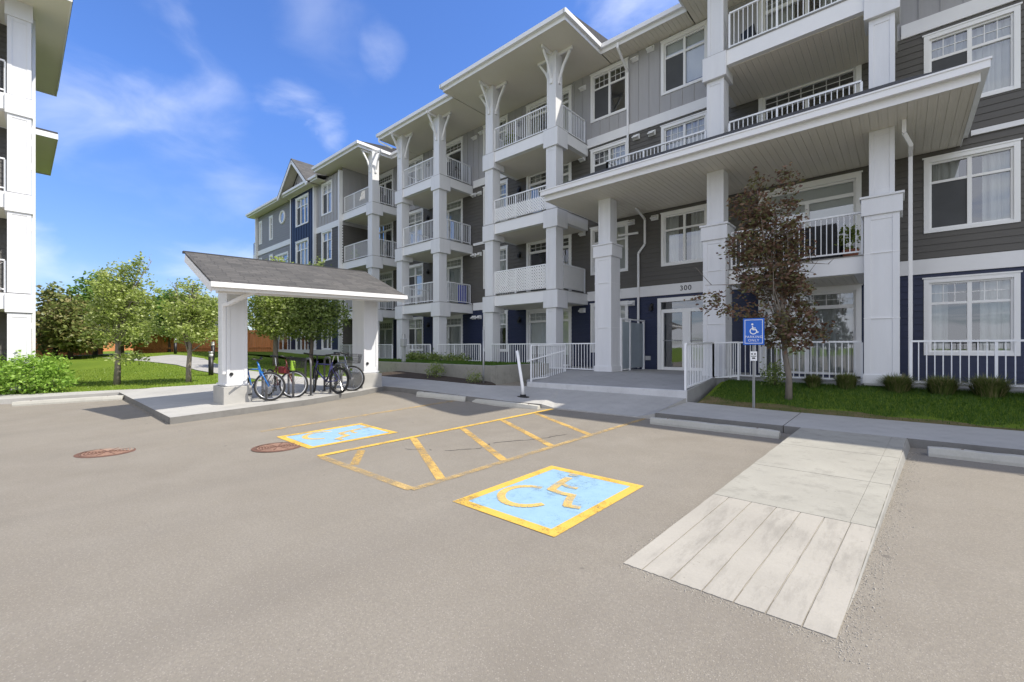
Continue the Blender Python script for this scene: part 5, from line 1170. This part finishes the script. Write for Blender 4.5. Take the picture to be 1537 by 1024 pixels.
tree('lawn_tree', 'darker shaded tree behind the bike racks, left of the right shelter pillar', 'tree', (-20.4, 9.1, lawnz(-20.4, 9.1)), 4.9, 1.0, .09, gb4, 8500, .14, 'leafdark', 'darkbark', 24, GT, (0, 0), (.3, .3, 0), 10, .2)
far = [((-40.5, 1.7), 4.6, 'leafyew', 'brownish conifer nearest the left building, in front of the fence', [rb(0, 0, 1.9, 1.5, 1.2, 1.6), rb(0, 0, 3.4, .8, .8, 1.3)]),
       ((-40.8, 3.6), 5.8, 'leaffar', 'tall deep green tree in front of the orange fence', [rb(0, 0, 3.6, 1.8, 1.6, 1.5), rb(.3, 0, 2.2, 1.9, 1.5, 1.4), rb(.2, 0, 4.9, .8, .8, .8)]),
       ((-37.2, 2.2), 4.4, 'leafyew', 'pale spreading conifer left of the first windswept lawn tree', [rb(0, 0, 2.2, 1.5, 1.2, 1.5), rb(.6, 0, 1.4, 1.4, 1.2, .9)]),
       ((-39.5, 7.4), 5.0, 'leaffar', 'leafy green tree at the fence gap behind the first lawn tree', [rb(0, 0, 3.0, 1.5, 1.3, 1.4), rb(.3, 0, 1.9, 1.5, 1.3, .9)]),
       ((-38.0, 4.6), 5.4, 'leafdark', 'olive green tree crowding the deep green one by the fence', [rb(0, 0, 3.2, 1.4, 1.2, 1.7), rb(.5, 0, 1.9, 1.5, 1.2, 1.3)]),
       ((-42.0, 9.5), 4.8, 'leaffar', 'small round tree beyond the fence, seen between the two lawn trees', [rb(0, 0, 3.0, 1.6, 1.4, 1.4)])]
for i, ((x, y), h, lf, lab, bl) in enumerate(far):
    tree('fence_tree', lab, 'tree', (x, y, lawnz(x, y)), h, .8, .12, bl, 5200, .27, lf, 'darkbark', 40 + i, 'trees along the fence', (0, 0), (.2, .2, 0), 8, .3, 7)
def bush(name, label, loc, blobs, n, size, leaf, seed, group=None):
    rng = random.Random(seed); root = empty(name, loc); tag(root, label, 'shrub', group); m = MB(); leafball(m, rng, n, blobs, size, .12, 9, .6); m.build('foliage', leaf, root, local=True)
    m = MB()
    for b in blobs:
        for _ in range(4): m.tube([(b[0] * .3, b[1] * .3, -.05), (b[0] + rng.uniform(-.4, .4) * b[3], b[1] + rng.uniform(-.4, .4) * b[4], b[2])], [.016, .006], 5)
    m.build('stems', 'darkbark', root, local=True)
bush('shrub', 'large bright green rounded shrub at the left edge beside the sidewalk', (-19.9, .2, .2), [rb(-.9, 0, .5, .8, .7, .55), rb(0, 0, .45, .8, .7, .5), rb(.75, .1, .40, .55, .5, .42), rb(.4, .3, .8, .45, .5, .3), rb(-.2, .3, .9, .5, .5, .28)], 8500, .095, 'leafbush', 5)
bush('shrub', 'small shrub in the mulch at the middle of the retaining wall', (-11.7, 9.35, .56), [(0, 0, .22, .3, .25, .25)], 700, .06, 'leafdark', 6, 'small shrubs in the mulch bed')
bush('shrub', 'small shrub in the mulch near the wall corner post', (-9.75, 9.3, .47), [(0, 0, .16, .22, .2, .18)], 500, .05, 'leafdark', 7, 'small shrubs in the mulch bed')
bush('shrub', 'low planting along the patio rail between the balcony towers', (-14.5, 12.45, .97), [(-1.2, 0, .15, .7, .15, .16), (.3, 0, .12, .9, .15, .14), (-2.6, 0, .14, .9, .15, .15)], 2600, .09, 'leafdark', 9)
bush('shrub', 'dark shrub at the foot of the bronze maple', (-2.35, 12.4, .62), [(0, 0, .28, .28, .25, .3)], 900, .06, 'leafdark', 10)
def tuft(label, x, y, z, r, h, n, seed):
    rng = random.Random(seed); m = MB()
    for _ in range(n):
        a = rng.uniform(0, 6.283); s = rng.random() ** .5 * r * .5; bx, by = s * math.cos(a), s * math.sin(a); o = rng.uniform(.1, 1.15) * r; L = h * rng.uniform(.8, 1.1) * (1 - .45 * (o / r / 1.15) ** 2); a2 = a + rng.gauss(0, .5)
        p0 = Vector((bx, by, -.03)); p1 = Vector((bx + o * .3 * math.cos(a2), by + o * .3 * math.sin(a2), L * .6)); p2 = Vector((bx + o * math.cos(a2), by + o * math.sin(a2), L * rng.uniform(.7, 1.0)))
        w = Vector((-math.sin(a2), math.cos(a2), 0)) * .006
        b = len(m.v); m.v += [tuple(p0 - w), tuple(p0 + w), tuple(p1 + w), tuple(p1 - w), tuple(p2)]; m.f += [(b, b + 1, b + 2, b + 3), (b + 3, b + 2, b + 4)]; m.mi += [0, 0]
    root = empty('ornamental_grass', (x, y, z)); tag(root, label, 'grass clump', 'ornamental grass clumps along the patio wall'); m.build('blades', 'tuft', root, local=True)
TL = ['small ragged grass clump nearest the bronze maple trunk', 'grass clump left of the big right hand pillar', 'grass clump at the right foot of the big pillar', 'grass clump below the left side of the ground floor window', 'wide dry grass clump below the middle of the ground floor window', 'grass clump cut by the right edge of the photo']
for i, (x, r, h) in enumerate(((-1.55, .22, .34), (-.92, .26, .42), (-.05, .34, .42), (.62, .34, .42), (1.28, .38, .46), (2.1, .34, .44))): tuft(TL[i], x, 12.45, flz(x, 12.45), r, h, 950, 60 + i)

# ------------------------------------------------------------------ fence in the distance
fa, fb = Vector((-47, -3.5)), Vector((-35.5, 13.0)); L = (fb - fa).length; n = int(L / .15); dd = (fb - fa) / L
frng = random.Random(2)
for i0, i1, lab in ((0, 62, 'orange cedar board fence behind the conifer and deep green trees'), (74, n, 'orange cedar board fence right of the path gap, behind the second lawn tree')):
    c = fa + dd * ((i0 + i1) * .075); FN = tag(empty('wooden_fence', (c.x, c.y, lawnz(c.x, c.y))), lab, 'fence', 'cedar board fences')
    m = MB()
    for i in range(i0, i1):
        p = fa + dd * (i * .15); z = lawnz(p.x, p.y); h = 1.62 + frng.uniform(-.012, .012)
        m.hexa([(p.x + dd.x * s_ * .071 + dd.y * t * .011, p.y + dd.y * s_ * .071 - dd.x * t * .011, z + zz) for zz in (-.1, h) for s_, t in ((-1, -1), (1, -1), (1, 1), (-1, 1))])
    m.build('boards', 'cedar', FN)
    for i in list(range(i0, i1, 16)) + [i1 - 1]:
        p = fa + dd * (i * .15); z = lawnz(p.x, p.y); m = MB(); m.box(p.x - .01, p.x + .11, p.y - .06, p.y + .06, z - .1, z + 1.72); m.build('post', 'cedar', FN)
    for zz in (.35, 1.45):
        m = MB(); p, q = fa + dd * (i0 * .15), fa + dd * (i1 * .15); m.bar((p.x + .05, p.y - .03, lawnz(p.x, p.y) + zz), (q.x + .05, q.y - .03, lawnz(q.x, q.y) + zz), .04, .09); m.build('rail', 'cedar', FN)

c = Vector((-62, 9, .99)); FN = tag(empty('wooden_fence', c), 'far short stretch of orange fence seen through the gap between the nearer fences', 'fence', 'cedar board fences')
m = MB()
for i in range(90): y = 1 + i * .16; m.box(-62.01, -61.99, y, y + .15, .8, 2.5 + frng.uniform(-.012, .012))
m.build('boards', 'cedar', FN)
m = MB(); m.bar((-61.95, 1, 2.3), (-61.95, 15.4, 2.3), .04, .09); m.build('rail', 'cedar', FN)
HS = tag(empty('house', (-85, 16, .9)), 'distant grey house roof beyond the fence gap', 'house')
m = MB(); m.box(-90, -80, 10, 22, .5, 3.6); m.build('wall', 'mid_lap', HS)
m = MB(); m.hexa([(-79.5, 9.5, 3.5), (-79.5, 22.5, 3.5), (-90.5, 22.5, 3.5), (-90.5, 9.5, 3.5), (-84.9, 9.5, 6.2), (-84.9, 22.5, 6.2), (-85.1, 22.5, 6.2), (-85.1, 9.5, 6.2)]); m.build('roof', 'shingle_dark', HS)

# ------------------------------------------------------------------ grass blades
def blades(name, n, fx, fz, h, mat, seed, w=.006):
    rng = random.Random(seed); m = MB()
    for _ in range(n):
        x, y = fx(rng); z = fz(x, y); a = rng.uniform(0, 6.283); hh = h * rng.uniform(.5, 1.25); c, s = math.cos(a) * w, math.sin(a) * w; lx, ly = rng.gauss(0, hh * .35), rng.gauss(0, hh * .35)
        m.poly([(x - c, y - s, z - .005), (x + c, y + s, z - .005), (x + lx, y + ly, z + hh)])
    tag(m.build(name, mat), kind='stuff')
def frontpt(r):
    while True:
        x, y = r.uniform(-3.5, 4.6), r.uniform(10.44, 12.85)
        if x < 2.3 and y - 10.42 < .62 - .05 * (x + 3.5) + .12 * math.sin(x * 5) and r.random() < .88: continue
        return x, y
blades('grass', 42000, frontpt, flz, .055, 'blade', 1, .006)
def westpt(r):
    while True:
        t = 26 * r.random() ** 1.6; y = r.uniform(-4, 9.6); x = xb(y) - t
        if 5.0 < y < 7.1 and x < -15.5: continue
        return x, y
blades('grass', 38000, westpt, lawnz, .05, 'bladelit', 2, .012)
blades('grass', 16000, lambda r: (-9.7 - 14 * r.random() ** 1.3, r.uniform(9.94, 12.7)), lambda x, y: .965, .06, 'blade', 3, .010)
